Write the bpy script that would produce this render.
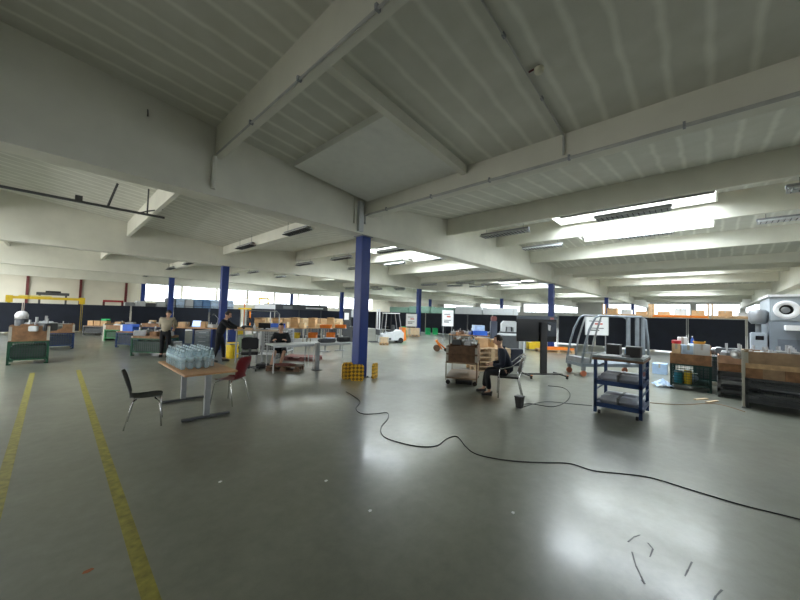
import bpy, bmesh, math, random
from mathutils import Vector, Matrix, Euler
random.seed(7)
C = bpy.context.scene.collection
for o in list(bpy.data.objects): bpy.data.objects.remove(o)
PI = math.pi

# ---------------------------------------------------------------- camera
EYE = 1.75
Rv = Vector((307, -22.5, -327)).normalized()
Lv = Vector((-348, -3.4, -327)); Lv = (Lv - Rv * Lv.dot(Rv)).normalized()
Zv = Rv.cross(Lv)
M3 = Matrix((Rv, Lv, Zv))
cam_d = bpy.data.cameras.new('camera'); cam = bpy.data.objects.new('camera', cam_d); C.objects.link(cam)
cam.matrix_world = Matrix.Translation((0, 0, EYE)) @ M3.to_4x4()
cam_d.sensor_width = 36; cam_d.lens = 327 / 800 * 36; cam_d.clip_end = 300; cam_d.clip_start = .05
bpy.context.scene.camera = cam
# ---------------------------------------------------------------- light
sc = bpy.context.scene
w = bpy.data.worlds.new('overcast'); sc.world = w; w.use_nodes = True
bg = w.node_tree.nodes['Background']; bg.inputs[0].default_value = (.86, .93, 1, 1); bg.inputs[1].default_value = 3.2
SKY_W = 370.0        # daylight through one skylight opening, watts
WIN_W = 40.0        # daylight through a metre run of window, watts
SIDE_W = 38.0      # the same for the side windows, of which the right-hand ones are added
sc.view_settings.view_transform = 'Standard'; sc.view_settings.look = 'None'
sc.view_settings.gamma = 1; sc.view_settings.use_curve_mapping = False
sc.view_settings.exposure = .6

def G(px, py, z=0.0):
    """world point on height z whose direction from the camera is that of pixel px, py"""
    d = M3 @ Vector((px - 400, -(py - 300), -327))
    t = (z - EYE) / d.z
    return Vector((d.x * t, d.y * t, z))

def area(name, loc, sx, sy, watts, rot, col=(.84, .93, 1)):
    l = bpy.data.lights.new(name, 'AREA'); l.shape = 'RECTANGLE'; l.size = sx; l.size_y = sy
    l.energy = watts; l.color = col
    o = bpy.data.objects.new(name, l); C.objects.link(o); o.location = loc; o.rotation_euler = rot
    return o

VX, PX, VY, PY = 5.8, 15.0, 6.9, 10.5     # column grid
RIDGES = [-1.7 + 15 * k for k in range(5)]
YB = [VY + PY * j for j in range(-2, 5)]   # girder lines -14.1 .. 48.9
XMIN, XMAX, YMIN, YMAX = -9.2, 65.8, -14.1, 48.9
def rz(x):   # roof underside
    d = abs(((x - VX) % PX)); d = min(d, PX - d)
    return 4.74 + .108 * d
SKY = []     # skylight rectangles x0,x1,y0,y1
for k, r in enumerate(RIDGES):
    for j in range(len(YB) - 1):
        c = (YB[j] + YB[j + 1]) / 2
        if k == 0:
            if j >= 2: SKY.append((r - 3.1, r - .7, c - 2.1, c + 2.1))
        elif k == 1 and j == 1:
            SKY.append((r - 2.75, r - .25, c - 1.85, c + 2.35)); SKY.append((r + .3, r + 3.0, c - 1.85, c + 2.35))
        else:
            SKY.append((r - 3.0, r - .3, c - 2.1, c + 2.1)); SKY.append((r + .3, r + 3.0, c - 2.1, c + 2.1))
for s in SKY:
    if s[0] > 55: continue
    xm = (s[0] + s[1]) / 2
    area('skylight_daylight', (xm, (s[2] + s[3]) / 2, rz(xm) + .62), 2.4, 4.1, SKY_W, (0, 0, 0))
area('window_daylight', (26, 49.6, 3.8), 38, 2.2, WIN_W * 55, (PI / 2, 0, 0), (1, .96, .88))
area('window_daylight', (66.6, 15, 3.8), 2.2, 56, WIN_W * 40, (0, PI / 2, 0))
area('window_daylight', (-9.75, 26, 2.9), 3.2, 40, SIDE_W * 40, (0, -PI / 2, 0), (1, .94, .82))
area('window_daylight', (14, -14.7, 3.2), 40, 2.6, SIDE_W * 3, (-PI / 2, 0, 0))  # added fill light outside the unseen right wall, brightens the near bay

# ---------------------------------------------------------------- materials
MC = {}
def mat(name, col, rough=.6, metal=0, var=.12, scale=6, bump=0, alpha=1, trans=0, emit=0, ior=1.45):
    if name in MC: return MC[name]
    m = bpy.data.materials.new(name); m.use_nodes = True; nt = m.node_tree; b = nt.nodes['Principled BSDF']
    b.inputs['Roughness'].default_value = rough; b.inputs['Metallic'].default_value = metal
    b.inputs['IOR'].default_value = ior
    if alpha < 1: b.inputs['Alpha'].default_value = alpha
    if trans: b.inputs['Transmission Weight'].default_value = trans
    if emit:
        b.inputs['Emission Color'].default_value = (*col, 1); b.inputs['Emission Strength'].default_value = emit
    if var:
        tc = nt.nodes.new('ShaderNodeTexCoord'); n = nt.nodes.new('ShaderNodeTexNoise'); n.inputs['Scale'].default_value = scale
        n.inputs['Detail'].default_value = 5
        nt.links.new(tc.outputs['Object'], n.inputs['Vector'])
        r = nt.nodes.new('ShaderNodeValToRGB')
        r.color_ramp.elements[0].position = .3; r.color_ramp.elements[1].position = .7
        r.color_ramp.elements[0].color = (*[c * (1 - var) for c in col], 1); r.color_ramp.elements[1].color = (*[min(1, c * (1 + var)) for c in col], 1)
        nt.links.new(n.outputs['Fac'], r.inputs[0]); nt.links.new(r.outputs[0], b.inputs['Base Color'])
        if bump:
            bp = nt.nodes.new('ShaderNodeBump'); bp.inputs['Strength'].default_value = bump
            nt.links.new(n.outputs['Fac'], bp.inputs['Height']); nt.links.new(bp.outputs[0], b.inputs['Normal'])
    else: b.inputs['Base Color'].default_value = (*col, 1)
    MC[name] = m; return m

def nodes(name):
    m = bpy.data.materials.new(name); m.use_nodes = True
    nt = m.node_tree; b = nt.nodes['Principled BSDF']
    def N(t, **kw):
        n = nt.nodes.new('ShaderNode' + t)
        for k, v in kw.items(): setattr(n, k, v)
        return n
    return m, nt, b, N, nt.links.new

def floor_mat():
    m, nt, b, N, lk = nodes('polished_concrete')
    g = N('NewGeometry')
    big = N('TexNoise'); big.inputs['Scale'].default_value = .45; big.inputs['Detail'].default_value = 8; big.inputs['Roughness'].default_value = .62; big.inputs['Distortion'].default_value = .2
    lk(g.outputs['Position'], big.inputs['Vector'])
    fine = N('TexNoise'); fine.inputs['Scale'].default_value = 7; fine.inputs['Detail'].default_value = 9; fine.inputs['Roughness'].default_value = .7
    lk(g.outputs['Position'], fine.inputs['Vector'])
    r = N('ValToRGB'); e = r.color_ramp.elements
    e[0].position = .25; e[0].color = (.115, .120, .090, 1); e[1].position = .75; e[1].color = (.215, .220, .178, 1)
    lk(big.outputs['Fac'], r.inputs[0])
    r2 = N('ValToRGB'); e = r2.color_ramp.elements
    e[0].position = .3; e[0].color = (.82, .82, .82, 1); e[1].position = .7; e[1].color = (1.12, 1.12, 1.12, 1)
    lk(fine.outputs['Fac'], r2.inputs[0])
    mx = N('Mix', data_type='RGBA', blend_type='MULTIPLY'); mx.inputs[0].default_value = 1
    lk(r.outputs[0], mx.inputs[6]); lk(r2.outputs[0], mx.inputs[7])
    lk(mx.outputs[2], b.inputs['Base Color'])
    rr = N('MapRange'); rr.inputs['From Min'].default_value = .3; rr.inputs['From Max'].default_value = .7
    rr.inputs['To Min'].default_value = .285; rr.inputs['To Max'].default_value = .38
    ro = N('TexNoise'); ro.inputs['Scale'].default_value = 1.3; ro.inputs['Detail'].default_value = 10; ro.inputs['Roughness'].default_value = .68; ro.inputs['Distortion'].default_value = 1.0
    lk(g.outputs['Position'], ro.inputs['Vector']); lk(ro.outputs['Fac'], rr.inputs[0]); lk(rr.outputs[0], b.inputs['Roughness'])
    bp = N('Bump'); bp.inputs['Strength'].default_value = .06; bp.inputs['Distance'].default_value = .02
    lk(ro.outputs['Fac'], bp.inputs['Height']); lk(bp.outputs[0], b.inputs['Normal'])
    b.inputs['IOR'].default_value = 1.75
    b.inputs['Coat Weight'].default_value = .33; b.inputs['Coat Roughness'].default_value = .13; b.inputs['Coat IOR'].default_value = 1.5
    return m

def ceil_mat():
    m, nt, b, N, lk = nodes('painted_roof_planks')
    g = N('NewGeometry'); s = N('SeparateXYZ'); lk(g.outputs['Position'], s.inputs[0])
    n = N('TexNoise'); n.inputs['Scale'].default_value = 2.2; n.inputs['Detail'].default_value = 6; lk(g.outputs['Position'], n.inputs['Vector'])
    a = N('Math', operation='MULTIPLY_ADD'); lk(n.outputs['Fac'], a.inputs[0]); a.inputs[1].default_value = .10; lk(s.outputs[1], a.inputs[2])
    md = N('Math', operation='PINGPONG'); lk(a.outputs[0], md.inputs[0]); md.inputs[1].default_value = .19
    r = N('ValToRGB'); e = r.color_ramp.elements
    e[0].position = 0; e[0].color = (.74, .74, .68, 1); e[1].position = 1; e[1].color = (.60, .595, .53, 1)
    k = e.new(.05); k.color = (.76, .755, .68, 1); k = e.new(.32); k.color = (.60, .595, .53, 1)
    mu = N('Math', operation='MULTIPLY'); lk(md.outputs[0], mu.inputs[0]); mu.inputs[1].default_value = 5.26; lk(mu.outputs[0], r.inputs[0])
    r2 = N('ValToRGB'); e = r2.color_ramp.elements
    e[0].position = .3; e[0].color = (.93, .93, .91, 1); e[1].position = .7; e[1].color = (1.04, 1.04, 1.04, 1)
    n2 = N('TexNoise'); n2.inputs['Scale'].default_value = 3; n2.inputs['Detail'].default_value = 8; lk(g.outputs['Position'], n2.inputs['Vector']); lk(n2.outputs['Fac'], r2.inputs[0])
    mx = N('Mix', data_type='RGBA', blend_type='MULTIPLY'); mx.inputs[0].default_value = 1
    lk(r.outputs[0], mx.inputs[6]); lk(r2.outputs[0], mx.inputs[7]); lk(mx.outputs[2], b.inputs['Base Color'])
    b.inputs['Roughness'].default_value = .85
    return m

def pane_mat():
    m, nt, b, N, lk = nodes('window_glass')
    t = N('BsdfTransparent'); gl = N('BsdfGlossy'); gl.inputs['Roughness'].default_value = .05
    mx = N('MixShader'); mx.inputs[0].default_value = .06
    lk(t.outputs[0], mx.inputs[1]); lk(gl.outputs[0], mx.inputs[2]); lk(mx.outputs[0], nt.nodes['Material Output'].inputs[0])
    return m

def checker_mat():
    m, nt, b, N, lk = nodes('yellow_black_guard')
    tc = N('TexCoord'); ch = N('TexChecker'); ch.inputs['Scale'].default_value = 15
    ch.inputs[1].default_value = (.80, .44, .02, 1); ch.inputs[2].default_value = (.05, .04, .015, 1)
    mp = N('Mapping'); mp.inputs['Rotation'].default_value = (0, PI / 4, 0); lk(tc.outputs['Object'], mp.inputs[0])
    lk(mp.outputs[0], ch.inputs[0])
    mx = N('Mix', data_type='RGBA'); mx.inputs[0].default_value = .15; lk(ch.outputs[0], mx.inputs[6]); mx.inputs[7].default_value = (.80, .44, .02, 1)
    lk(mx.outputs[2], b.inputs['Base Color']); b.inputs['Roughness'].default_value = .5
    return m

FLOOR, CEIL, PANE, GUARD = floor_mat(), ceil_mat(), pane_mat(), checker_mat()
WHITEP = mat('painted_concrete', (.69, .68, .595), .8, var=.05, scale=2)
CREAM = mat('cream_wall', (.66, .62, .52), .85, var=.04, scale=1)
BLUE = mat('blue_paint', (.007, .032, .19), .42, var=.06)
DBLUE = mat('dark_blue_steel', (.006, .03, .105), .4, var=.2)
REDP = mat('dark_red_paint', (.12, .018, .018), .5)
BLACKF = mat('black_fence_sheet', (.008, .012, .024), .7, var=.25, scale=2)
PALE = mat('pale_post', (.42, .40, .34), .6)
YEL = mat('yellow_paint', (.72, .50, .02), .5, var=.08)
LINE = mat('worn_yellow_line', (.25, .22, .035), .5, var=.35, scale=14)
STEEL = mat('brushed_steel', (.45, .46, .47), .35, metal=.9, var=.1)
CHROME = mat('chrome', (.7, .7, .72), .15, metal=1, var=0)
GREYM = mat('grey_metal', (.27, .28, .29), .5, metal=.4)
LGREY = mat('light_grey_panel', (.55, .57, .58), .5, var=.05)
PIPE = mat('pipe_grey', (.42, .42, .40), .5)
DGREY = mat('dark_grey_metal', (.07, .075, .08), .5)
BLK = mat('black_plastic', (.014, .014, .016), .45, var=.1)
BLK_G = mat('black_gloss', (.006, .007, .010), .2, var=0)
WOOD = mat('light_wood', (.50, .33, .18), .65, var=.25, scale=9)
BROWN = mat('brown_board', (.24, .125, .06), .65, var=.3, scale=9)
DWOOD = mat('dark_wood', (.12, .065, .035), .65, var=.35, scale=9)
BEECH = mat('beech_top', (.46, .24, .10), .4, var=.12)
CARD = mat('cardboard', (.52, .33, .17), .8, var=.12)
GREEN = mat('dark_green_steel', (.015, .075, .04), .5, var=.25)
LGREEN = mat('green_plastic', (.01, .42, .13), .45)
TARP = mat('green_tarpaulin', (.16, .27, .21), .6)
OR = mat('orange_paint', (.75, .20, .02), .45)
RED = mat('red_plastic', (.22, .012, .018), .35, var=.05)
BCH = mat('black_seat_shell', (.02, .03, .03), .4)
PBLUE = mat('blue_plastic', (.03, .12, .55), .4)
FOIL = mat('clear_blue_film', (.45, .58, .75), .3, var=.2)
WHITE = mat('white_paint', (.80, .80, .80), .5, var=.03)
PAPER = mat('white_paper', (.82, .82, .82), .7, var=.02)
SKIN = mat('skin', (.50, .29, .20), .55, var=.04)
HAIR = mat('dark_hair', (.018, .012, .009), .6)
DCLOTH = mat('black_cloth', (.007, .008, .011), .85, var=.2)
NAVY = mat('navy_cloth', (.015, .02, .035), .85, var=.2)
TAN = mat('tan_shirt', (.30, .26, .19), .85, var=.1)
RUB = mat('rubber', (.012, .012, .012), .7)
PET = mat('clear_bottle', (.62, .80, .88), .08, var=0, alpha=.36)
CAPB = mat('blue_cap', (.70, .80, .86), .4, var=0)
LABELM = mat('bottle_label', (.55, .72, .80), .5, var=0)
INK = mat('dark_ink', (.05, .05, .06), .6, var=0)
REDINK = mat('red_ink', (.6, .16, .13), .6, var=0)
SCREEN = mat('lit_screen', (.45, .62, .95), .3, var=0, emit=.8)

# ---------------------------------------------------------------- mesh helpers
class MB:
    def __init__(s): s.b = bmesh.new()
    def _fin(s, verts, mtx):
        bmesh.ops.transform(s.b, matrix=mtx, verts=verts)
    def box(s, x0, x1, y0, y1, z0, z1, rot=0, bev=0, m=None):
        n0 = set(s.b.verts) if bev else None
        r = bmesh.ops.create_cube(s.b, size=1)
        mt = Matrix.Translation(((x0 + x1) / 2, (y0 + y1) / 2, (z0 + z1) / 2)) @ (Euler((0, 0, rot)).to_matrix().to_4x4()) @ Matrix.Diagonal((abs(x1 - x0), abs(y1 - y0), abs(z1 - z0), 1))
        if m is not None: mt = m @ mt
        s._fin(r['verts'], mt)
        if bev:
            es = {e for v in r['verts'] for e in v.link_edges}
            bmesh.ops.bevel(s.b, geom=list(es), offset=bev, segments=2, affect='EDGES')
        return s
    def tube(s, pts, r, seg=8, closed=False):
        pts = [Vector(p) for p in pts]; n = len(pts); rings = []
        up = Vector((0, 0, 1))
        for i, p in enumerate(pts):
            a = pts[(i - 1) % n] if (i > 0 or closed) else p
            c = pts[(i + 1) % n] if (i < n - 1 or closed) else p
            t = (c - a).normalized() if (c - a).length > 1e-9 else up
            u = t.cross(up)
            if u.length < .05: u = t.cross(Vector((1, 0, 0)))
            u.normalize(); v = t.cross(u).normalized()
            if rings:
                pass
            rr = r[i] if isinstance(r, (list, tuple)) else r
            rings.append([s.b.verts.new(p + (u * math.cos(2 * PI * k / seg) + v * math.sin(2 * PI * k / seg)) * rr) for k in range(seg)])
        for i in range(n - 1 if not closed else n):
            A, B = rings[i], rings[(i + 1) % n]
            # align the two rings
            off = min(range(seg), key=lambda q: (A[0].co - B[q].co).length)
            d = 1 if (A[1].co - B[(off + 1) % seg].co).length <= (A[1].co - B[(off - 1) % seg].co).length else -1
            for k in range(seg):
                try: s.b.faces.new((A[k], A[(k + 1) % seg], B[(off + d * (k + 1)) % seg], B[(off + d * k) % seg]))
                except ValueError: pass
        if not closed:
            for q in (rings[0], rings[-1]):
                try: s.b.faces.new(q)
                except ValueError: pass
        return s
    def lathe(s, prof, loc=(0, 0, 0), seg=14, axis='z'):
        rings = []
        for r, z in prof:
            rg = []
            for k in range(seg):
                a = 2 * PI * k / seg; x, y = r * math.cos(a), r * math.sin(a)
                p = {'z': (x, y, z), 'x': (z, x, y), 'y': (x, z, y)}[axis]
                rg.append(s.b.verts.new(Vector(loc) + Vector(p)))
            rings.append(rg)
        for A, B in zip(rings, rings[1:]):
            for k in range(seg): s.b.faces.new((A[k], A[(k + 1) % seg], B[(k + 1) % seg], B[k]))
        s.b.faces.new(rings[0]); s.b.faces.new(rings[-1]); return s
    def poly(s, pts, d):
        """closed outline pts extruded by vector d"""
        A = [s.b.verts.new(Vector(p)) for p in pts]; B = [s.b.verts.new(Vector(p) + Vector(d)) for p in pts]
        s.b.faces.new(A); s.b.faces.new(B[::-1]); n = len(A)
        for k in range(n): s.b.faces.new((A[k], B[k], B[(k + 1) % n], A[(k + 1) % n]))
        return s
    def sph(s, c, r, seg=10, sc=(1, 1, 1)):
        q = bmesh.ops.create_uvsphere(s.b, u_segments=seg, v_segments=max(6, seg * 2 // 3), radius=r)
        s._fin(q['verts'], Matrix.Translation(c) @ Matrix.Diagonal((*sc, 1))); return s
    def build(s, name, m, parent=None, smooth=False, **props):
        bmesh.ops.recalc_face_normals(s.b, faces=s.b.faces)
        me = bpy.data.meshes.new(name); s.b.to_mesh(me); s.b.free()
        if smooth:
            for p in me.polygons: p.use_smooth = True
        o = bpy.data.objects.new(name, me); C.objects.link(o); me.materials.append(m)
        if parent is not None: o.parent = parent
        for k, v in props.items(): o[k] = v
        return o

def thing(name, label, cat, loc=(0, 0, 0), rot=0, group=None):
    o = bpy.data.objects.new(name, None); C.objects.link(o); o.empty_display_size = .1
    o.location = loc; o.rotation_euler = (0, 0, rot); o['label'] = label; o['category'] = cat; o['kind'] = 'thing'
    if group: o['group'] = group
    return o
def tag(o, label, cat, group=None, loc=None, rot=None):
    o['label'] = label; o['category'] = cat; o['kind'] = 'thing'
    if group: o['group'] = group
    if loc is not None: o.location = loc
    if rot is not None: o.rotation_euler = (0, 0, rot)
    return o
KIDS = {}
def kids(o):
    return [c for c in bpy.data.objects if c.parent == o]
def dup(root, loc, rot, label=None, group=None):
    if root.name not in KIDS: KIDS[root.name] = [(c, kids(c)) for c in kids(root)]
    r = root.copy(); C.objects.link(r); r.location = loc; r.rotation_euler = (0, 0, rot) if not isinstance(rot, tuple) else rot
    if label: r['label'] = label
    if group: r['group'] = group
    for c, gs in KIDS[root.name]:
        d = c.copy(); C.objects.link(d); d.parent = r
        for g in gs:
            e = g.copy(); C.objects.link(e); e.parent = d
    return r
def struct(name, mb, m, **kw):
    o = mb.build(name, m, **kw); o['kind'] = 'structure'; return o

# ---------------------------------------------------------------- shell
struct('floor', MB().box(XMIN - .3, XMAX + .3, YMIN - .3, YMAX + .3, -.2, 0), FLOOR)
def slab(mb, x0, x1, y0, y1):
    za, zb = rz(x0 + 1e-6) if x1 > x0 else 0, rz(x1 - 1e-6)
    v = [mb.b.verts.new(p) for p in ((x0, y0, za), (x1, y0, zb), (x1, y1, zb), (x0, y1, za), (x0, y0, za + .14), (x1, y0, zb + .14), (x1, y1, zb + .14), (x0, y1, za + .14))]
    for f in ((0, 3, 2, 1), (4, 5, 6, 7), (0, 1, 5, 4), (1, 2, 6, 5), (2, 3, 7, 6), (3, 0, 4, 7)): mb.b.faces.new([v[i] for i in f])
mb = MB()
for r in RIDGES:
    for (a, b_) in ((r - 7.5, r), (r, r + 7.5)):
        for j in range(len(YB) - 1):
            hole = [s for s in SKY if a <= s[0] and s[1] <= b_ and YB[j] < s[2] < YB[j + 1]]
            if not hole: slab(mb, a, b_, YB[j], YB[j + 1]); continue
            x0, x1, y0, y1 = hole[0]
            slab(mb, a, x0, YB[j], YB[j + 1]); slab(mb, x1, b_, YB[j], YB[j + 1])
            slab(mb, x0, x1, YB[j], y0); slab(mb, x0, x1, y1, YB[j + 1])
struct('ceiling', mb, CEIL)
for i, (x0, x1, y0, y1) in enumerate(SKY):
    xm = (x0 + x1) / 2; f = MB(); t = .05; za = min(rz(x0 + .001), rz(x1 - .001)) + .02; zt = max(rz(x0 + .001), rz(x1 - .001)) + .36
    f.box(x0 - t, x0, y0 - t, y1 + t, za, zt); f.box(x1, x1 + t, y0 - t, y1 + t, za, zt)
    f.box(x0, x1, y0 - t, y0, za, zt); f.box(x0, x1, y1, y1 + t, za, zt)
    ym = (y0 + y1) / 2
    for q in (-1, 1): f.box(x0, x1, ym + q * (y1 - y0) / 6 - .02, ym + q * (y1 - y0) / 6 + .02, zt - .06, zt)
    o = struct('window_%d' % (i + 20), f, WHITEP)
    p = MB().box(x0 - t, x1 + t, y0 - t, y1 + t, zt, zt + .02).build('pane', PANE, o)

# girders along X under each Y line, with bearing flange
for j, y in enumerate(YB[1:-1]):
    g = MB(); n = 5
    # web follows the roof slope on top, flat underneath; flange strip at the foot
    for r in RIDGES:
        for a, b_ in ((r - 7.5, r), (r, r + 7.5)):
            za, zb = rz(a + 1e-6) + .05, rz(b_ - 1e-6) + .05
            g.poly([(a, y - .16, 3.86), (b_, y - .16, 3.86), (b_, y - .16, zb), (a, y - .16, za)], (0, .32, 0))
    g.box(XMIN, XMAX, y - .22, y + .22, 3.84, 4.06)
    for xc in [VX + 15 * k for k in range(-1, 5)]:      # thickened ends at the columns
        g.box(xc - .5, xc + .5, y - .215, y + .215, 4.05, rz(xc) + .03)
    struct('girder_beam', g, WHITEP)
# secondary beams along Y every 3.75 m
xs = [VX - .04 + 3.75 * k for k in range(-3, 16)]
for x in xs:
    if abs(((x + .04 - VX) / 15) % 1) < .01: zb, wd = 4.36, .17
    else:
        d = abs(((x - VX) % PX)); d = min(d, PX - d); zb, wd = 4.34 + .06 * d, .055
    for j in range(len(YB) - 1):
        g = MB(); g.box(x - wd, x + wd, YB[j] + .2, YB[j + 1] - .2, zb, rz(x) + .03)
        struct('roof_beam', g, WHITEP)
# rib and boxed-in panel in the near bay
struct('trim_1', MB().poly([(2.05, 3.50, rz(2.05) - .22), (5.63, 3.50, rz(5.63) - .16), (5.63, 3.50, rz(5.63) + .02), (2.05, 3.50, rz(2.05) + .02)], (0, .13, 0)), WHITEP)
g = MB()
g.poly([(3.45, 3.64, rz(3.45) - .13), (5.55, 3.64, rz(5.55) - .10), (5.55, 3.64, rz(5.55) + .02), (3.45, 3.64, rz(3.45) + .02)], (0, 2.86, 0))
struct('trim_2', g, mat('white_board', (.72, .72, .67), .7, var=.03))
# end walls
def wall(name, axis, pos, u0, u1, z1, holes, m=CREAM, t=.25, sgn=1):
    """wall in the plane axis=pos, openings (ua, ub, za, zb)"""
    mb = MB(); zs = sorted({0, z1} | {h[2] for h in holes} | {h[3] for h in holes})
    def bx(a, b_, c, d):
        if axis == 'y': mb.box(a, b_, pos, pos + t * sgn, c, d)
        else: mb.box(pos, pos + t * sgn, a, b_, c, d)
    for za, zb in zip(zs, zs[1:]):
        hs = sorted([h for h in holes if h[2] <= za + 1e-6 and h[3] >= zb - 1e-6]); u = u0
        for h in hs:
            if h[0] > u: bx(u, h[0], za, zb)
            u = h[1]
        if u < u1: bx(u, u1, za, zb)
    return struct(name, mb, m)
def window(i, axis, pos, a, b_, za, zb, n, frame=WHITE):
    f = MB(); t = .06
    def bx(u0, u1, z0, z1, w_=.08):
        if axis == 'y': f.box(u0, u1, pos + .06, pos + .06 + w_, z0, z1)
        else: f.box(pos + .06, pos + .06 + w_, u0, u1, z0, z1)
    bx(a, b_, za, za + t); bx(a, b_, zb - t, zb); bx(a, a + t, za, zb); bx(b_ - t, b_, za, zb)
    for k in range(1, n): u = a + (b_ - a) * k / n; bx(u - .03, u + .03, za, zb)
    bx(a, b_, za + (zb - za) * .62 - .02, za + (zb - za) * .62 + .02)
    o = struct('window_%d' % i, f, frame)
    p = MB()
    if axis == 'y': p.box(a, b_, pos + .09, pos + .10, za, zb)
    else: p.box(pos + .09, pos + .10, a, b_, za, zb)
    p.build('pane', PANE, o)
LW = [(7.3 + 4.1 * k, 11.25 + 4.1 * k, 2.35, 4.9) for k in range(9)]
wall('wall_left', 'y', YMAX, XMIN, XMAX, 6.0, LW)
for i, h in enumerate(LW): window(i + 1, 'y', YMAX, *h, 4)
FW = [(-13.4, -8.9), (-8.0, -3.9), (-3.4, 1.2), (1.8, 6.5), (7.1, 13.4), (17.2, 21.8), (22.4, 27.2), (28, 37), (39, 47)]
FW = [(a, b_, 2.75, 4.45) for a, b_ in FW]
wall('wall_back', 'x', XMAX, YMIN, YMAX, 6.0, FW, mat('grey_wall', (.48, .48, .46), .85, var=.04, scale=1))
for i, h in enumerate(FW): window(i + 10, 'x', XMAX, *h, 6)
SW = [(-4 + 4.2 * k, -.2 + 4.2 * k, 1.9, 4.4) for k in range(9)]  # unseen window openings, added in the right wall to let in more light
wall('wall_right', 'y', YMIN, XMIN, XMAX, 6.0, SW, sgn=-1)
for i, h in enumerate(SW): window(i + 80, 'y', YMIN - .25, *h, 3)
RW = [(8 + 4.5 * k, 12 + 4.5 * k, 1.3, 4.4) for k in range(9)]
wall('wall_front', 'x', XMIN, YMIN, YMAX, 6.0, RW, sgn=-1)
for i, h in enumerate(RW): window(i + 90, 'x', XMIN - .25, *h, 3)
k = 2
for x in [-5.45, -1.7, 2.05, 5.8]:
    k += 1; struct('trim_%d' % k, MB().box(x - .10, x + .10, YMAX - .22, YMAX, 0, 5.2), REDP)
# painted lines on the floor
for i, (xa, xb, ya, yb) in enumerate([(-.235, -.235, 3.2, 12.3), (.485, .575, 1.0, 12.2)]):
    struct('floor_line', MB().poly([(xa - .043, ya, .0005), (xa + .043, ya, .0005), (xb + .043, yb, .0005), (xb - .043, yb, .0005)], (0, 0, .003)), LINE)

# ---------------------------------------------------------------- columns
def column(x, y, label):
    t = thing('steel_column', label, 'column', (x, y, 0), 0, 'blue columns carrying the girders')
    MB().box(-.15, .15, -.15, .15, .012, 3.82, bev=.012).build('shaft', BLUE, t)
    b = MB().box(-.2, .2, -.2, .2, 0, .012)
    for sx in (-1, 1):
        for sy in (-1, 1): b.lathe([(.014, .012), (.014, .035)], (sx * .17, sy * .17, 0), 6)
    b.build('base_plate', DGREY, t)
    MB().box(-.19, .19, -.19, .19, 3.82, 3.838).build('cap_plate', GREYM, t)
    return t
col_labels = {
 (0, 0): 'large blue steel column with yellow and black guards round its foot',
 (0, 1): 'blue steel column behind the standing person in the black jacket',
 (0, 2): 'blue steel column behind the person in the tan shirt',
 (0, 3): 'distant blue steel column rising behind the black fence beside the cream wall',
 (1, 0): 'blue steel column directly behind the big black display',
 (1, 1): 'blue steel column beside the first white sign board and green bins',
 (1, 2): 'slim blue steel column just beside the large column, over cardboard boxes',
 (1, 3): 'tiny distant blue column above the dark fence beyond the seated person at the white table',
 (2, 0): 'blue steel column rising behind the grey tubular frame trolley',
 (2, 1): 'distant blue column between the second white sign board and the big black display',
 (2, 2): 'small distant blue column just beyond the one at the first sign board',
 (3, 0): 'slim far blue column over the far end of the tubular frame trolley',
 (2, -1): 'blue steel column standing far beyond the big grey machine'}
for (i, j), lb in col_labels.items(): column(VX + 15 * i, VY + 10.5 * j, lb)

# ---------------------------------------------------------------- ceiling services
def pipe(name, pts, r, label, cat, m=None, clips=()):
    m = m or PIPE; t = thing(name, label, cat, pts[0])
    o = Vector(pts[0]); MB().tube([Vector(p) - o for p in pts], r).build('tube', m, t)
    for c in clips:
        c = Vector(c) - o; MB().box(c.x - .03, c.x + .03, c.y - .015, c.y + .015, c.z - r - .006, c.z + r + .02).build('clip', GREYM, t)
    return t
pipe('conduit', [(5.58, 6.60, 4.1), (5.58, 6.60, 4.31), (5.58, 6.45, 4.33), (5.58, 1, 4.33), (5.58, -7, 4.33)], .028,
     'long grey conduit clipped along the lower edge of the beam over the large column', 'pipe', None,
     [(5.58, y, 4.33) for y in (5.8, 4.4, 3.0, 1.6, .2, -1.2)])
MB().box(5.37, 5.52, 6.58, 6.67, 3.87, 4.66).build('pipe_cover', LGREY).name = 'pipe_cover'
tag(bpy.data.objects['pipe_cover'], 'upright grey cover box above the head of the large blue column', 'pipe cover')
pipe('conduit', [(2.1, 1.68, rz(2.1) - .03), (5.56, 1.68, rz(5.56) - .03), (5.56, 1.68, 4.40)], .018,
     'thin conduit running across the ceiling planks past the smoke detector', 'pipe', None, [(3.4, 1.68, rz(3.4) - .02), (4.6, 1.68, rz(4.6) - .02)])
pipe('conduit', [(1.925, 6.5, 4.56), (1.925, 0, 4.56)], .016,
     'thin conduit along the bottom edge of the roof beam nearest the camera', 'pipe', None, [(1.925, y, 4.56) for y in (5, 3.6, 2.2)])
pipe('conduit', [(1.93, 6.63, 3.95), (1.93, 6.63, 4.56)], .045, 'short upright white pipe on the girder under the near roof beam', 'pipe', WHITEP)
t = thing('smoke_detector', 'small smoke detector on a red bracket hanging below the ceiling planks', 'smoke detector', (4.05, 1.52, rz(4.05)))
MB().lathe([(.05, -.10), (.06, -.08), (.06, -.04), (.03, -.03)], seg=14).build('sensor', mat('aged_white', (.6, .58, .45), .5), t, True)
MB().tube([(0, 0, 0), (0, 0, -.04)], .012).build('stem', REDP, t)
MB().tube([(0, 0, -.02), (0, .13, -.03)], .012).build('bracket', REDP, t)
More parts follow.
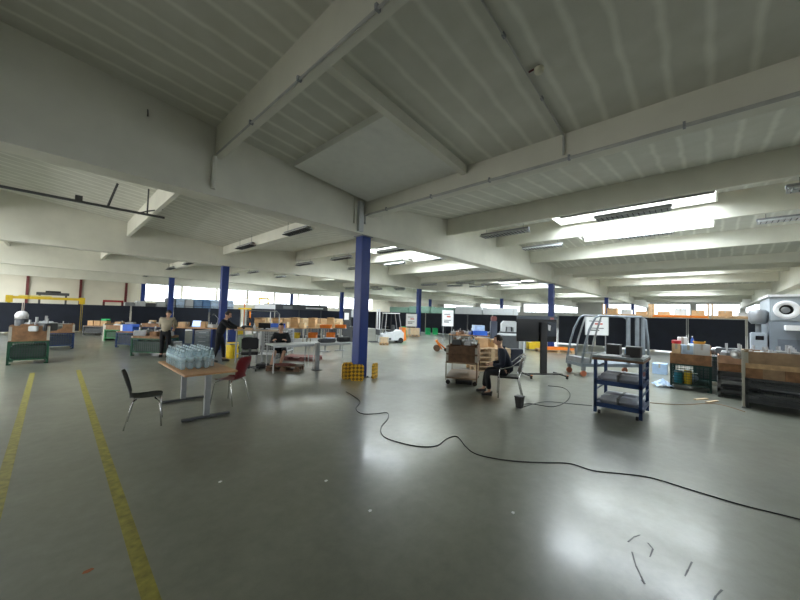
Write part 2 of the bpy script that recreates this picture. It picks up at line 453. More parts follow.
# overhead rail in the bay beyond the girder
t = thing('ceiling_rail', 'thin dark overhead rail hung below the ceiling beyond the first girder', 'rail', (0, 11.9, 4.42))
MB().box(-6, 2.2, -.03, .03, -.03, .03).build('track', DGREY, t)
MB().tube([(.92, 0, .02), (1.09, 0, .70)], .028).build('hanger', DGREY, t)
MB().tube([(1.78, 0, .02), (1.78, 0, .80)], .02).build('hanger', DGREY, t)
MB().tube([(-3.4, 0, .02), (-3.4, 0, .95)], .02).build('hanger', DGREY, t)
MB().box(.28, .42, -.05, .05, -.02, .15).build('junction_box', DGREY, t)
MB().tube([(1.55, 0, -.02), (1.78, 0, .1), (2.15, 0, .25)], .02).build('brace', DGREY, t)
# tiny dangling cable in the near bay
pipe('wall_hook', [(.93, 6.73, 5.0), (.93, 6.70, 4.95), (.93, 6.69, 4.90), (.93, 6.71, 4.88)], .01, 'tiny dark hook on the face of the big near girder', 'hook', DGREY)
def fixture(label, loc, group=None, wire=.22):
    t = thing('strip_light', label, 'ceiling light', loc, 0, group)
    MB().box(-.06, .06, -.78, .78, .03, .10, bev=.01).build('housing', GREYM, t)
    r = MB(); r.poly([(-.17, -.76, -.02), (-.06, -.76, .05), (.06, -.76, .05), (.17, -.76, -.02), (.165, -.76, -.025), (.055, -.76, .03), (-.055, -.76, .03), (-.165, -.76, -.025)], (0, 1.52, 0))
    r.build('reflector', LGREY, t)
    for sx in (-.07, .07): MB().tube([(sx, -.74, 0), (sx, .74, 0)], .014).build('lamp_tube', WHITE, t, True)
    g = MB()
    for k in range(14): y = -.7 + k * 1.4 / 13; g.box(-.15, .15, y - .004, y + .004, -.035, .0)
    g.build('louvre', DGREY, t)
    for sy in (-.6, .6): MB().tube([(0, sy, .10), (0, sy, wire)], .006, 5).build('suspension_wire', DGREY, t)
    return t
f0 = fixture('dark strip light under the roof beam over the gap between large column and display', (9.55, 4.6, 4.33))
dup(f0, (9.55, 1.34, 4.33), 0, 'dark strip light hanging in front of the bright near skylight')
dup(f0, (9.55, -1.9, 4.33), 0, 'dark strip light cut by the edge of the picture beside the near skylight')
dup(f0, (13.3, 4.8, 4.56), 0, 'strip light on the next beam beyond the near skylight, its first one')
dup(f0, (13.3, 1.5, 4.56), 0, 'strip light against the second skylight')
dup(f0, (13.3, -1.8, 4.56), 0, 'strip light on the second beam, past the end of the second skylight')
near = ['nearest', 'second', 'third', 'fourth', 'fifth', 'sixth', 'seventh', 'eighth']
f1 = fixture('strip light just beyond the large column, first of the row over the workbenches', (5.44, 9.9, 4.36), 'strip lights in a row towards the cream wall', .41)
for q in range(1, 8):
    y = 9.9 + 4.2 * q
    if min(abs(y - g_) for g_ in YB) < 1.0: y += 1.1
    dup(f1, (5.44, y, 4.36), 0, '%s strip light in the row over the workbenches between the blue columns' % near[q].replace('nearest', 'first'), 'strip lights in a row towards the cream wall')
for X_ in (9.55, 13.3, 20.8, 24.55, 28.3):
    for q in range(7):
        y = 9.6 + 3.4 * q
        if min(abs(y - g_) for g_ in YB) < 1.0: continue
        d = abs((X_ - VX) % PX); d = min(d, PX - d)
        dup(f0, (X_, y, (4.12 + .06 * d) if d > .1 else 4.13), 0, 'distant strip light hung under the far roof beams', 'distant strip lights')

# ================================================================ furniture and goods
cr = Vector((.685, -.729, 0)); yr = math.atan2(cr.y, cr.x)     # a bench direction: square to the main view
def onbench(base, rot, u, v, z): return (base[0] + u * math.cos(rot) - v * math.sin(rot), base[1] + u * math.sin(rot) + v * math.cos(rot), z)
def yaw_to_cam(p): return math.atan2(-p[1], -p[0])      # direction from p to where the viewer stands

# ---- black fence of sheeting on posts
def fence(pts, label, z1, post_every=2.4, gaps=()):
    t = thing('screen_fence', label, 'fence', (pts[0][0], pts[0][1], 0))
    a, b_ = Vector((*pts[0], 0)), Vector((*pts[1], 0)); L_ = (b_ - a).length; n = max(1, round(L_ / post_every)); d = (b_ - a) / n
    ang = math.atan2(d.y, d.x)
    for k in range(n):
        p = a + d * k - a; q = p + d; c = (p + q) / 2
        m_ = MB(); hw = d.length / 2 - .05
        mm = Matrix.Translation(c) @ Matrix.Rotation(ang, 4, 'Z')
        m_.box(-hw, hw, -.012, .012, .06, z1, m=mm); m_.box(-hw, hw, -.02, .02, z1 - .03, z1 + .01, m=mm)
        m_.build('sheet_panel', BLACKF, t)
    for k in range(n + 1):
        p = d * k; MB().box(p.x - .025, p.x + .025, p.y - .025, p.y + .025, 0, z1 + .02).build('post', PALE if k % 3 == 1 else DGREY, t)
    return t
fence((( -6, 29), (11.1, 29)), 'black sheet fence running below the cream wall behind the green and blue crates', 1.72)
fence(((11.6, 29), (24, 29)), 'dark sheet fence behind the cardboard boxes and the seated person at the white table', 1.80)
fence(((24.3, 28.6), (24.3, 8)), 'dark sheet fence behind the two white sign boards and the black display', 1.86)
fence(((24.3, 7.6), (24.3, -6)), 'black sheet fence behind the tubular frame trolley and the crates beside the grey machine', 1.92)

# ---- pallets, crates, boxes
def pallet(name, label, loc, rot, m=WOOD, parent=None, L_=1.2, W_=.8, group=None):
    t = thing(name, label, 'pallet', loc, rot, group)
    d = MB()
    for k in range(7): y = -W_ / 2 + W_ * (k + .5) / 7; d.box(-L_ / 2, L_ / 2, y - .048, y + .048, .122, .144)
    for x in (-L_ / 2 + .07, 0, L_ / 2 - .07): d.box(x - .05, x + .05, -W_ / 2, W_ / 2, .1, .122)
    d.build('deck', m, t)
    for x in (-L_ / 2 + .07, 0, L_ / 2 - .07):
        for y in (-W_ / 2 + .05, 0, W_ / 2 - .05): MB().box(x - .07, x + .07, y - .05, y + .05, .022, .1).build('block', m, t)
    for y in (-W_ / 2 + .05, 0, W_ / 2 - .05): MB().box(-L_ / 2, L_ / 2, y - .05, y + .05, 0, .022).build('runner', m, t)
    return t
def collar(label, loc, rot, L_=1.2, W_=.8, H_=.2, m=BROWN, group=None):
    """wooden pallet collar: four boards and metal corner hinges"""
    t = thing('wooden_crate', label, 'crate', loc, rot, group); th = .022
    for s in (-1, 1):
        MB().box(-L_ / 2, L_ / 2, s * W_ / 2 - th * (s > 0), s * W_ / 2 + th * (s < 0), 0, H_).build('side_board', m, t)
        MB().box(s * L_ / 2 - th * (s > 0), s * L_ / 2 + th * (s < 0), -W_ / 2 + th, W_ / 2 - th, 0, H_).build('end_board', m, t)
    for sx in (-1, 1):
        for sy in (-1, 1):
            MB().box(sx * L_ / 2 - .06 * (sx > 0) + .004 * sx, sx * L_ / 2 + .06 * (sx < 0) + .004 * sx, sy * W_ / 2 - .004, sy * W_ / 2 + .004, .02, H_ - .02).build('corner_hinge', PALE, t)
    MB().box(-L_ / 2 + th, L_ / 2 - th, -W_ / 2 + th, W_ / 2 - th, H_ * .6, H_ * .6 + .015).build('load_board', m, t)
    return t
def mesh_crate(label, loc, rot, L_=1.2, W_=.8, H_=.65, m=GREEN, group=None, name='mesh_crate', fill=True):
    """steel stillage: corner posts, rails, wire panels, feet"""
    t = thing(name, label, 'crate', loc, rot, group); x, y = L_ / 2, W_ / 2
    f = MB()
    for sx in (-1, 1):
        for sy in (-1, 1): f.box(sx * x - .05 * (sx > 0), sx * x + .05 * (sx < 0), sy * y - .05 * (sy > 0), sy * y + .05 * (sy < 0), .0, H_)
    for z in (.12, H_ - .04):
        for s in (-1, 1):
            f.box(-x, x, s * y - .03 * (s > 0), s * y + .03 * (s < 0), z, z + .04); f.box(s * x - .03 * (s > 0), s * x + .03 * (s < 0), -y, y, z, z + .04)
    f.build('frame', m, t)
    MB().box(-x + .02, x - .02, -y + .02, y - .02, .12, .15).build('floor_pan', m, t)
    for s in (-1, 1):
        p = MB(); n = 16
        for k in range(1, n): u = -x + L_ * k / n; p.box(u - .004, u + .004, s * (y - .012) - .003, s * (y - .012) + .003, .15, H_ - .03)
        for k in range(1, 7): z = .15 + (H_ - .2) * k / 7; p.box(-x + .03, x - .03, s * (y - .015) - .003, s * (y - .015) + .003, z - .004, z + .004)
        p.build('wire_panel', m, t)
        p = MB(); n = 10
        for k in range(1, n): u = -y + W_ * k / n; p.box(s * (x - .012) - .003, s * (x - .012) + .003, u - .004, u + .004, .15, H_ - .03)
        for k in range(1, 7): z = .15 + (H_ - .2) * k / 7; p.box(s * (x - .015) - .003, s * (x - .015) + .003, -y + .03, y - .03, z - .004, z + .004)
        p.build('wire_panel', m, t)
    for sx in (-1, 1):
        for sy in (-1, 1): MB().box(sx * x - .09 * (sx > 0), sx * x + .09 * (sx < 0), sy * y - .09 * (sy > 0), sy * y + .09 * (sy < 0), 0, .03).build('foot', m, t)
    if fill:
        b = MB().box(-x + .06, x - .06, -y + .06, y - .06, .155, H_ - .12, bev=.03); b.build('packed_load', DGREY, t)
    return t
def carton(label, loc, rot, a=.4, b_=.3, h=.3, m=CARD, group=None, open_=False):
    t = thing('cardboard_box', label, 'box', loc, rot, group)
    if open_:
        q = MB(); th = .008
        q.box(-a / 2, a / 2, -b_ / 2, b_ / 2, 0, th)
        for s in (-1, 1): q.box(-a / 2, a / 2, s * b_ / 2 - th, s * b_ / 2 + th, 0, h); q.box(s * a / 2 - th, s * a / 2 + th, -b_ / 2, b_ / 2, 0, h)
        q.build('body', m, t)
        for s in (-1, 1): MB().poly([(-a / 2, s * b_ / 2, h), (a / 2, s * b_ / 2, h), (a / 2, s * (b_ / 2 + .09), h + .07), (-a / 2, s * (b_ / 2 + .09), h + .07)], (0, 0, .006)).build('flap', m, t)
    else:
        MB().box(-a / 2, a / 2, -b_ / 2, b_ / 2, 0, h, bev=.006).build('body', m, t)
        MB().box(-a / 2 - .002, a / 2 + .002, -.025, .025, h * .6, h + .002).build('tape', PALE, t)
    return t
def bin_(label, loc, rot, m=LGREEN, a=.4, b_=.3, h=.22, group=None):
    t = thing('plastic_bin', label, 'bin', loc, rot, group); q = MB(); th = .012
    q.box(-a / 2, a / 2, -b_ / 2, b_ / 2, 0, th)
    for s in (-1, 1):
        q.box(-a / 2, a / 2, s * b_ / 2 - th / 2, s * b_ / 2 + th / 2, 0, h)
    q.box(-a / 2 - th / 2, -a / 2 + th / 2, -b_ / 2, b_ / 2, 0, h); q.box(a / 2 - th / 2, a / 2 + th / 2, -b_ / 2, b_ / 2, 0, h * .6)
    q.build('tub', m, t)
    r = MB()
    r.poly([(-a / 2 - .02, -b_ / 2 - .02, h - .02), (a / 2, -b_ / 2 - .02, h - .02), (a / 2, -b_ / 2, h - .02), (-a / 2, -b_ / 2, h - .02), (-a / 2, b_ / 2, h - .02), (a / 2, b_ / 2, h - .02), (a / 2, b_ / 2 + .02, h - .02), (-a / 2 - .02, b_ / 2 + .02, h - .02)], (0, 0, .023))
    r.build('rim', m, t)
    return t
def gearbox(label, loc, rot, m=LGREY, s=1.0, group=None):
    """machine part: a flanged housing with a shaft"""
    t = thing('machine_part', label, 'machine part', loc, rot, group)
    MB().box(-.14 * s, .14 * s, -.10 * s, .10 * s, 0, .16 * s, bev=.015 * s).build('housing', m, t)
    MB().lathe([(.05 * s, 0), (.085 * s, .01 * s), (.085 * s, .05 * s), (.06 * s, .06 * s), (.06 * s, .14 * s), (.03 * s, .15 * s)], (.14 * s, 0, .09 * s), 14, 'x').build('flange', STEEL, t)
    MB().lathe([(.02 * s, 0), (.02 * s, .1 * s)], (0, 0, .16 * s), 10).build('shaft', STEEL, t)
    return t
def drum(label, loc, r, h, m, group=None, name='parts_tub', cat='tub'):
    t = thing(name, label, cat, loc, 0, group)
    MB().lathe([(r * .9, 0), (r, h * .1), (r, h * .9), (r * .94, h)], seg=18).build('shell', m, t, True)
    MB().lathe([(r * 1.02, h * .88), (r * 1.04, h * .92), (r * 1.02, h * .96)], seg=18).build('rim', GREYM, t, True)
    return t
def heap(where, base, w_, d_, n, rot=0, mats=None, what='item', s=.8):
    """n small machine parts resting side by side on a surface of size w_ x d_ centred on base"""
    mats = mats or [LGREY, GREYM, DGREY, FOIL]
    cols = max(1, int(math.sqrt(n * w_ / d_) + .5)); rows = math.ceil(n / cols); q = 0
    pos = ['first', 'second', 'third', 'fourth', 'fifth', 'sixth', 'seventh', 'eighth', 'ninth', 'tenth']
    names = {id(LGREY): 'light grey', id(GREYM): 'grey', id(DGREY): 'dark grey', id(FOIL): 'pale blue', id(STEEL): 'bright steel', id(WHITE): 'white', id(BROWN): 'brown'}
    for r_ in range(rows):
        for c in range(cols):
            if q >= n: return
            u = -w_ / 2 + w_ * (c + .5) / cols; v = -d_ / 2 + d_ * (r_ + .5) / rows
            co, si = math.cos(rot), math.sin(rot); m = mats[q % len(mats)]
            sc_ = s * random.uniform(.75, 1.1)
            gearbox(('%s part on %s, %s from one end' if len(where.split()) < 9 else '%s part on %s, %s one') % (names.get(id(m), 'metal'), where, pos[q % 10]), (base[0] + u * co - v * si, base[1] + u * si + v * co, base[2]), rot + random.choice((0, PI / 2, .3, -.4)), m, sc_)
            q += 1

# -- crates by the cream wall
def crate_set(loc, rot, m, word, h, H_=.3, L_=1.1, W_=.8, n=5, wm=BROWN, extra=''):
    mesh_crate('%s steel mesh crate %s' % (word, extra), loc, rot, L_, W_, h, m)
    collar('brown wooden box top on the %s steel crate %s' % (word, extra), (loc[0], loc[1], h + .0), rot, L_ - .02, W_ - .02, H_, wm)
    heap('the %s crate %s' % (word, extra), (loc[0], loc[1], h + H_ * .6 + .016), L_ - .25, W_ - .25, n, rot, s=.95)
FW_ = Vector((.729, .685, 0))
def back(p, d, u=0): return (p.x + FW_.x * d + cr.x * u, p.y + FW_.y * d + cr.y * u, 0)
g1 = (-.38, 14.52, 0); crate_set(g1, 0, GREEN, 'dark green', .65, .44, .80, .8, 0, BROWN, 'beside the picture edge')
for q, (u, v, mm, nm, s_) in enumerate([(-.02, -.2, BROWN, 'brown', .9), (.12, .05, STEEL, 'bright steel', 1.1), (.36, -.2, DGREY, 'dark grey', 1.0), (.10, -.30, LGREY, 'light grey', .7), (.33, .12, LGREY, 'pale', 1.2)]):
    gearbox('%s machine part in the dark green crate beside the picture edge' % nm, onbench(g1, 0, u * .9, v, .93), .4 * q, mm, s_ * 1.4)
t = thing('white_tank', 'white domed tank cover standing in the crate at the picture edge', 'tank', onbench(g1, 0, -.20, .22, .93))
MB().lathe([(.12, 0), (.13, .05), (.13, .34)], seg=16).build('body', DGREY, t, True); MB().lathe([(.135, .34), (.14, .46), (.10, .54), (.04, .57)], seg=16).build('dome', WHITE, t, True)
g2 = (.16, 18.6, 0); crate_set(g2, 0, DBLUE, 'dark blue', .62, .34, 1.05, .8, 2, BROWN, 'behind the dark green one')
g3 = back(G(92, 335), .40); crate_set(g3, yr, DGREY, 'dark grey', .5, .02, 1.15, .8, 0, BROWN, 'standing against the black fence')
for q in range(3): carton('brown carton on the far dark grey crate by the fence, %s of the three' % ['first', 'middle', 'last'][q], onbench(g3, yr, -.36 + .37 * q, 0, .53), yr + .1 * q, .32, .36, .28)
bin_('small bright green bin on a carton before the black fence', onbench(g3, yr, .38, 0, .83), yr, LGREEN, .28, .26, .10)
g4 = back(G(112, 341), .45, .15); crate_set(g4, yr, mat('mid_green_steel', (.03, .20, .07), .5), 'green', .55, .22, 1.15, .9, 4, BROWN, 'beside the pale board')
t = thing('pale_board', 'pale upright board leaning at the end of the green crate', 'board', onbench(g4, yr, -.64, -.1, 0), yr); MB().box(-.04, .04, -.3, .3, 0, .82).build('panel', PALE, t); MB().box(-.045, .045, -.31, .31, .82, .85).build('edge_strip', WOOD, t)
g5 = back(G(121, 347.5), .42, .2); crate_set(g5, yr, DBLUE, 'blue', .62, .06, .95, .8, 0, BROWN, 'carrying a bright blue bin')
bin_('bright blue plastic bin on the blue crate behind the person in tan', onbench(g5, yr, -.08, -.12, .675), yr, PBLUE, .42, .35, .28)
carton('pale carton next to the bright blue bin', onbench(g5, yr, -.37, -.1, .675), yr, .12, .3, .26, PAPER)
g6 = back(G(144, 356.5), .5); crate_set(g6, yr, GREEN, 'green', .62, .08, 1.12, .85, 0, BROWN, 'that the person in tan works at')
for q, (u, v, mm, nm, s_) in enumerate([(-.42, -.22, STEEL, 'round shiny steel', 1.2), (-.1, .1, DGREY, 'black', 1.3), (.15, -.25, BROWN, 'rusty brown', 1.1), (.42, .1, GREYM, 'grey', 1.1), (-.44, .2, LGREY, 'light grey', 1.0)]):
    gearbox('%s machine part in the green crate in front of the person in tan' % nm, onbench(g6, yr, u, v, .684), .5 * q, mm, s_)
g7 = back(G(150, 338), .5); crate_set(g7, yr, DBLUE, 'dark blue', .6, .2, 1.3, .8, 3, BROWN, 'far behind the person in tan')
carton('tan carton set on the far dark blue crate', onbench(g7, yr, .45, .25, .74), yr, .3, .3, .25)
for q, (b_, u, v, z, l, m) in enumerate([(g4, -.3, .1, .70, 'green crate beside the pale board', CARD), (g4, .25, .15, .70, 'green crate beside the pale board', GREYM), (g7, -.35, .1, .74, 'far dark blue crate', WOOD), (g6, .1, .25, .684, 'green crate that the person in tan works at', PALE)]):
    carton('%s carton on the %s' % (['tan', 'grey', 'light brown', 'pale'][q], l), onbench(b_, yr, u, v, z), yr + .2 * q, .3, .26, .22, m)
# -- yellow lifting beam over the fence
t = thing('lifting_beam', 'long yellow lifting beam on posts just behind the black fence', 'crane beam', (-.2, 30.6, 0))
MB().box(-1.7, 1.72, -.09, .09, 1.98, 2.14, bev=.01).build('main_beam', YEL, t)
MB().box(-1.2, .2, -.05, .05, 2.14, 2.22).build('top_rail', mat('pale_yellow', (.7, .6, .2), .5), t)
for x in (-1.55, 1.6): MB().box(x - .14, x + .14, -.13, .13, 1.76, 2.18).build('end_block', YEL, t)
for x in (-1.55, 1.6): MB().box(x - .06, x + .06, -.06, .06, .02, 1.76).build('post', YEL, t); MB().box(x - .3, x + .3, -.35, .35, 0, .02).build('foot', YEL, t)
t = thing('dark_hoist', 'dark hoist unit above the yellow lifting beam in front of the cream wall', 'hoist', (.05, 31.6, 0))
MB().box(-.75, .75, -.2, .2, 2.28, 2.46).build('housing', DGREY, t); MB().box(-.35, .35, -.25, .25, 2.46, 2.56).build('motor', BLK, t)
for x in (-.6, .6): MB().box(x - .05, x + .05, -.05, .05, 0, 2.28).build('post', DGREY, t)
t = thing('red_gantry', 'dark red steel frame sticking up behind the black fence', 'frame', (3.0, 30.8, 0))
MB().box(-.55, .55, -.06, .06, 1.96, 2.10).build('cross_bar', mat('bright_red', (.35, .02, .03), .5), t)
for x in (-.5, .5): MB().box(x - .06, x + .06, -.06, .06, 0, 1.96).build('post', REDP, t)
# stored goods behind the left fence
def storage(x0, x1, y, z1, label, cols, cat='storage rack'):
    t = thing('storage_rack', label, cat, ((x0 + x1) / 2, y, 0)); h = (x1 - x0) / 2; n = max(1, round((x1 - x0) / 1.5))
    for k in range(n + 1):
        x = -h + 2 * h * k / n
        for s in (-.45, .45): MB().box(x - .04, x + .04, s - .04, s + .04, 0, z1 - .25).build('upright', cols[0], t)
    for z in (.6, 1.35): MB().box(-h, h, -.5, .5, z, z + .05).build('shelf', cols[0], t)
    return t
def wrapped(label, loc, a, b_, z0, z1, m, group):
    t = thing('wrapped_load', label, 'wrapped goods', (loc[0], loc[1], z0), 0, group)
    MB().box(-a / 2, a / 2, -b_ / 2, b_ / 2, .0, z1 - z0, bev=.05).build('bundle', m, t)
    MB().box(-a / 2 - .004, a / 2 + .004, -b_ / 2 - .004, b_ / 2 + .004, (z1 - z0) * .4, (z1 - z0) * .4 + .04).build('strap', DGREY, t)
    return t
storage(3.6, 11.4, 31.3, 1.65, 'grey storage rack behind the black fence under the pale windows', [GREYM])
cols_ = [GREYM, LGREY, DGREY, LGREY, GREYM, FOIL, LGREY, mat('sheet_blue', (.20, .32, .50), .5), mat('sheet_blue2', (.12, .25, .48), .5), FOIL, LGREY, FOIL]
for q, m in enumerate(cols_):
    x = 3.95 + .63 * q; wrapped('pale wrapped load on the rack behind the black fence, under the cream wall', (x, 31.3), .58, .8, 1.40, 2.0 + (.45 if q > 3 else .12 * (q % 2)), m, 'wrapped loads behind the black fence')
# yellow access frame and board
t = thing('yellow_guardrail', 'yellow and orange guard frame standing up behind the dark fence', 'guard frame', (12.6, 30.2, 0))
for x in (-.75, .55, 1.45): MB().box(x - .04, x + .04, -.04, .04, 0, 2.8).build('post', OR if x < 0 else YEL, t)
for z in (2.35, 2.72): MB().box(-.75, 1.45, -.03, .03, z, z + .06).build('rail', YEL, t)
MB().box(.5, 1.45, -.05, .05, 2.68, 2.84).build('top_panel', YEL, t)
t = thing('barrier_gate', 'low yellow arm on an orange post just in front of the dark fence', 'barrier', (11.35, 28.4, 0))
MB().box(-.7, .35, -.05, .05, 1.72, 1.84).build('arm', YEL, t); MB().box(.2, .32, -.05, .05, 0, 1.72).build('post', OR, t)
t = thing('notice_board', 'white panel resting above the dark fence beside the yellow frame', 'panel', (13.4, 29.5, 0))
MB().box(-.95, .95, -.03, .03, 1.80, 2.25).build('board', PAPER, t); [MB().box(x - .03, x + .03, -.03, .03, 0, 1.80).build('leg', PALE, t) for x in (-.8, .8)]
# dark machines behind the fence middle
t = thing('dark_cabinet_row', 'dark machine housing just behind the fence over the cardboard boxes', 'machine', (17.6, 31, 0))
MB().box(-3.4, 3.2, -.6, .6, 0, 2.35, bev=.03).build('housing', DGREY, t); MB().box(-2, -1, -.62, -.6, 1.9, 2.2).build('vent_grille', GREYM, t); MB().box(.5, 2.6, -.62, -.6, 1.95, 2.1).build('light_strip', WHITE, t)
# green covered racking behind the sign boards
for q in range(5):
    t = thing('covered_rack', 'tall rack covered in grey green sheeting behind the dark fence, %s' % ['by the corner', 'behind the first sign board', 'beside the slim column', 'behind the second sign board', 'towards the display'][q], 'rack', (28.3, 26.3 - 3.1 * q, 0))
    MB().box(-.5, .5, -1.5, 1.5, .1, 2.5 + .1 * (q % 2), bev=.04).build('sheet_cover', TARP if q < 3 else LGREY, t)
    for s in (-1.4, 1.4): MB().box(-.45, .45, s - .04, s + .04, 0, .1).build('foot', DGREY, t)
# orange pallet racking behind the far fence
for q in range(4):
    y0 = 4.2 - 2.9 * q
    t = thing('pallet_rack', 'orange beamed pallet rack behind the black fence, bay %s' % ['beyond the frame trolley', 'above the green crate', 'above the mixed metal parts', 'beside the grey machine'][q], 'rack', (28, y0, 0))
    MB().box(-.5, -.42, -1.35, 1.35, 2.02, 2.14).build('beam', OR if q % 2 else WOOD, t); MB().box(.42, .5, -1.35, 1.35, 2.02, 2.14).build('beam', WOOD, t)
    MB().box(-.45, .45, -1.35, 1.35, 2.14, 2.17).build('deck', WOOD, t)
    for s in (-1.36, 1.36):
        for u in (-.45, .45): MB().box(u - .04, u + .04, s - .04, s + .04, 0, 2.9).build('upright', WOOD, t)
    for k in range(3): carton('carton on the pallet rack behind the black fence', (28, y0 - .9 + .85 * k, 2.17), 0, .6, .6, .22 + .1 * ((k + q) % 3), [CARD, LGREY, CARD][k], 'cartons on the far pallet rack')

# ---- people
def skinned(pts, edges, rad, root=0, sub=1):
    me = bpy.data.meshes.new('s'); me.from_pydata([Vector(p) for p in pts], edges, [])
    o = bpy.data.objects.new('s', me); C.objects.link(o)
    md = o.modifiers.new('k', 'SKIN'); md.use_smooth_shade = True
    sv = me.skin_vertices[0].data
    for i, r in enumerate(rad): sv[i].radius = (r, r) if not isinstance(r, tuple) else r; sv[i].use_root = (i == root)
    s2 = o.modifiers.new('u', 'SUBSURF'); s2.levels = sub; s2.render_levels = sub
    dg = bpy.context.evaluated_depsgraph_get(); dg.update()
    out = bpy.data.meshes.new_from_object(o.evaluated_get(dg)); bpy.data.objects.remove(o); bpy.data.meshes.remove(me)
    return out
def from_meshes(name, ms, mats, parent, idx=None):
    b = bmesh.new()
    for i, me in enumerate(ms):
        n = len(b.faces); b.from_mesh(me); b.faces.ensure_lookup_table()
        for f in b.faces[n:]: f.material_index = (idx[i] if idx else 0); f.smooth = True
    me = bpy.data.meshes.new(name); b.to_mesh(me); b.free()
    for m in mats: me.materials.append(m)
    o = bpy.data.objects.new(name, me); C.objects.link(o); o.parent = parent
    return o
def bm_mesh(mb):
    bmesh.ops.recalc_face_normals(mb.b, faces=mb.b.faces); me = bpy.data.meshes.new('t'); mb.b.to_mesh(me); mb.b.free(); return me
def person(label, loc, rot, J, top, legs, shoe=BLK, bare_shin=False, s=1.0, hair=HAIR):
    """J: joints in metres, facing local +X, y to the figure's left"""
    t = thing('person', label, 'person', loc, rot); V = {k: Vector(v) for k, v in J.items()}
    pel, che, nek, hd = V['pelvis'], V['chest'], V['neck'], V['head']
    P_, E_, R_ = [], [], []
    def add(p, r, parent=None):
        P_.append(p); R_.append(r)
        if parent is not None: E_.append((parent, len(P_) - 1))
        return len(P_) - 1
    ms = []
    i0 = add(pel, .075); i1 = add((pel + che) / 2, .09, i0); i2 = add(che, .13, i1); i3 = add(nek, .055, i2); i4 = add(hd + (nek - hd) * .45, .05, i3)
    hands = []
    for sd in ('L', 'R'):
        a = add(V['sh' + sd], .052, i2); b_ = add(V['el' + sd], .04, a); c = add(V['wr' + sd], .027, b_)
        h = add(V['wr' + sd] + (V['wr' + sd] - V['el' + sd]).normalized() * .06, .034, c)
        hi = add(V['hip' + sd], .065, i0); k = add(V['kn' + sd], .058, hi); an = add(V['an' + sd], .038, k)
        to = add(V['to' + sd], .032, an)
        hands.append((sd, V['wr' + sd], (V['wr' + sd] - V['el' + sd]).normalized()))
    ms.append(skinned(P_, E_, R_, 0, 1)); idx = [0]
    for sd, wv, d in hands:    # four fingers and a thumb, gently curled
        side = Vector((0, 0, 1)).cross(d); side = side.normalized() if side.length > .1 else Vector((0, 1, 0)); dn = d.cross(side).normalized()
        if dn.z > 0: dn = -dn
        if d.z < -.7: dn = Vector((1, 0, 0)) * .6
        base = wv + d * .075
        for q, ln in enumerate((.066, .076, .070, .055)):
            o_ = side * (.026 - .0175 * q); p0 = base + o_ - d * .02
            ms.append(skinned([p0, base + o_ + d * ln * .5 + dn * .006, base + o_ + d * ln * .8 + dn * .025, base + o_ + d * ln * .9 + dn * .045], [(0, 1), (1, 2), (2, 3)], [.010, .009, .008, .007], 0, 1)); idx.append(0)
        th = side * (1 if sd == 'R' else -1)
        b2 = wv + d * .03 + th * .02
        ms.append(skinned([b2, b2 + th * .03 + d * .03, b2 + th * .03 + d * .06 + dn * .02], [(0, 1), (1, 2)], [.012, .010, .009], 0, 1)); idx.append(0)
    # head with face; look direction
    look = V['look'].normalized(); ax = (hd - nek).normalized()
    lf = ax.cross(look).normalized(); look = lf.cross(ax).normalized(); H_ = Matrix((look, lf, ax)).transposed().to_4x4(); H_.translation = hd
    b = MB(); b.sph((0, 0, 0), .1, 16, (.95, .76, 1.18)); 
    for v in b.b.verts:
        if v.co.z < -.02: v.co.y *= 1 - .9 * (-.02 - v.co.z) * 2.2; 
        if v.co.x < -.05 and v.co.z < -.05: v.co.x *= .8
    b.poly([(.088, -.012, -.03), (.088, .012, -.03), (.118, 0, -.034)], (-.006, 0, .045))
    for sy in (-1, 1): b.sph((-.005, sy * .078, -.012), .026, 8, (.7, .35, 1.15))
    bmesh.ops.transform(b.b, matrix=H_, verts=b.b.verts); ms.append(bm_mesh(b)); idx.append(0)
    b = MB()
    for sy in (-1, 1): b.sph((.083, sy * .03, .008), .011, 8, (.7, 1.1, .7))
    bmesh.ops.transform(b.b, matrix=H_, verts=b.b.verts); ms.append(bm_mesh(b)); idx.append(1)
    b = MB(); b.sph((.078, 0, -.062), .02, 8, (.5, 1.1, .28)); bmesh.ops.transform(b.b, matrix=H_, verts=b.b.verts); ms.append(bm_mesh(b)); idx.append(2)
    from_meshes('body', ms, [SKIN, INK, mat('lips', (.35, .12, .1), .5)], t, idx)
    # hair cap
    b = MB(); b.sph((-.014, 0, .022), .106, 16, (.98, .82, 1.08))
    dl = [v for v in b.b.verts if (v.co.x > .045 and v.co.z < .075) or v.co.z < -.045]
    bmesh.ops.delete(b.b, geom=dl, context='VERTS'); bmesh.ops.transform(b.b, matrix=H_, verts=b.b.verts)
    from_meshes('hair', [bm_mesh(b)], [hair], t)
    # clothes
    P_, E_, R_ = [], [], []
    i0 = add(pel - (che - pel) * .27, .155); i1 = add((pel + che) / 2, .150, i0); i2 = add(che, .165, i1); i3 = add(nek - (nek - che) * .25, .075, i2)
    for sd in ('L', 'R'):
        a = add(V['sh' + sd], .082, i2); b_ = add(V['el' + sd], .064, a); add(V['wr' + sd] - (V['wr' + sd] - V['el' + sd]) * .08, .042, b_)
    from_meshes('jacket' if top in (DCLOTH, NAVY) else 'shirt', [skinned(P_, E_, R_, 0, 1)], [top], t)
    P_, E_, R_ = [], [], []
    i0 = add(pel + (che - pel) * .25, .120); i1 = add(pel, .130, i0)
    for sd in ('L', 'R'):
        hi = add(V['hip' + sd] * .5 + V['kn' + sd] * .12 + V['hip' + sd] * .38, .098, i1); k = add(V['kn' + sd], .078, hi)
        if bare_shin: continue
        add(V['an' + sd] + (V['kn' + sd] - V['an' + sd]) * .1, .058, k)
    from_meshes('trousers' if not bare_shin else 'shorts', [skinned(P_, E_, R_, 0, 1)], [legs], t)
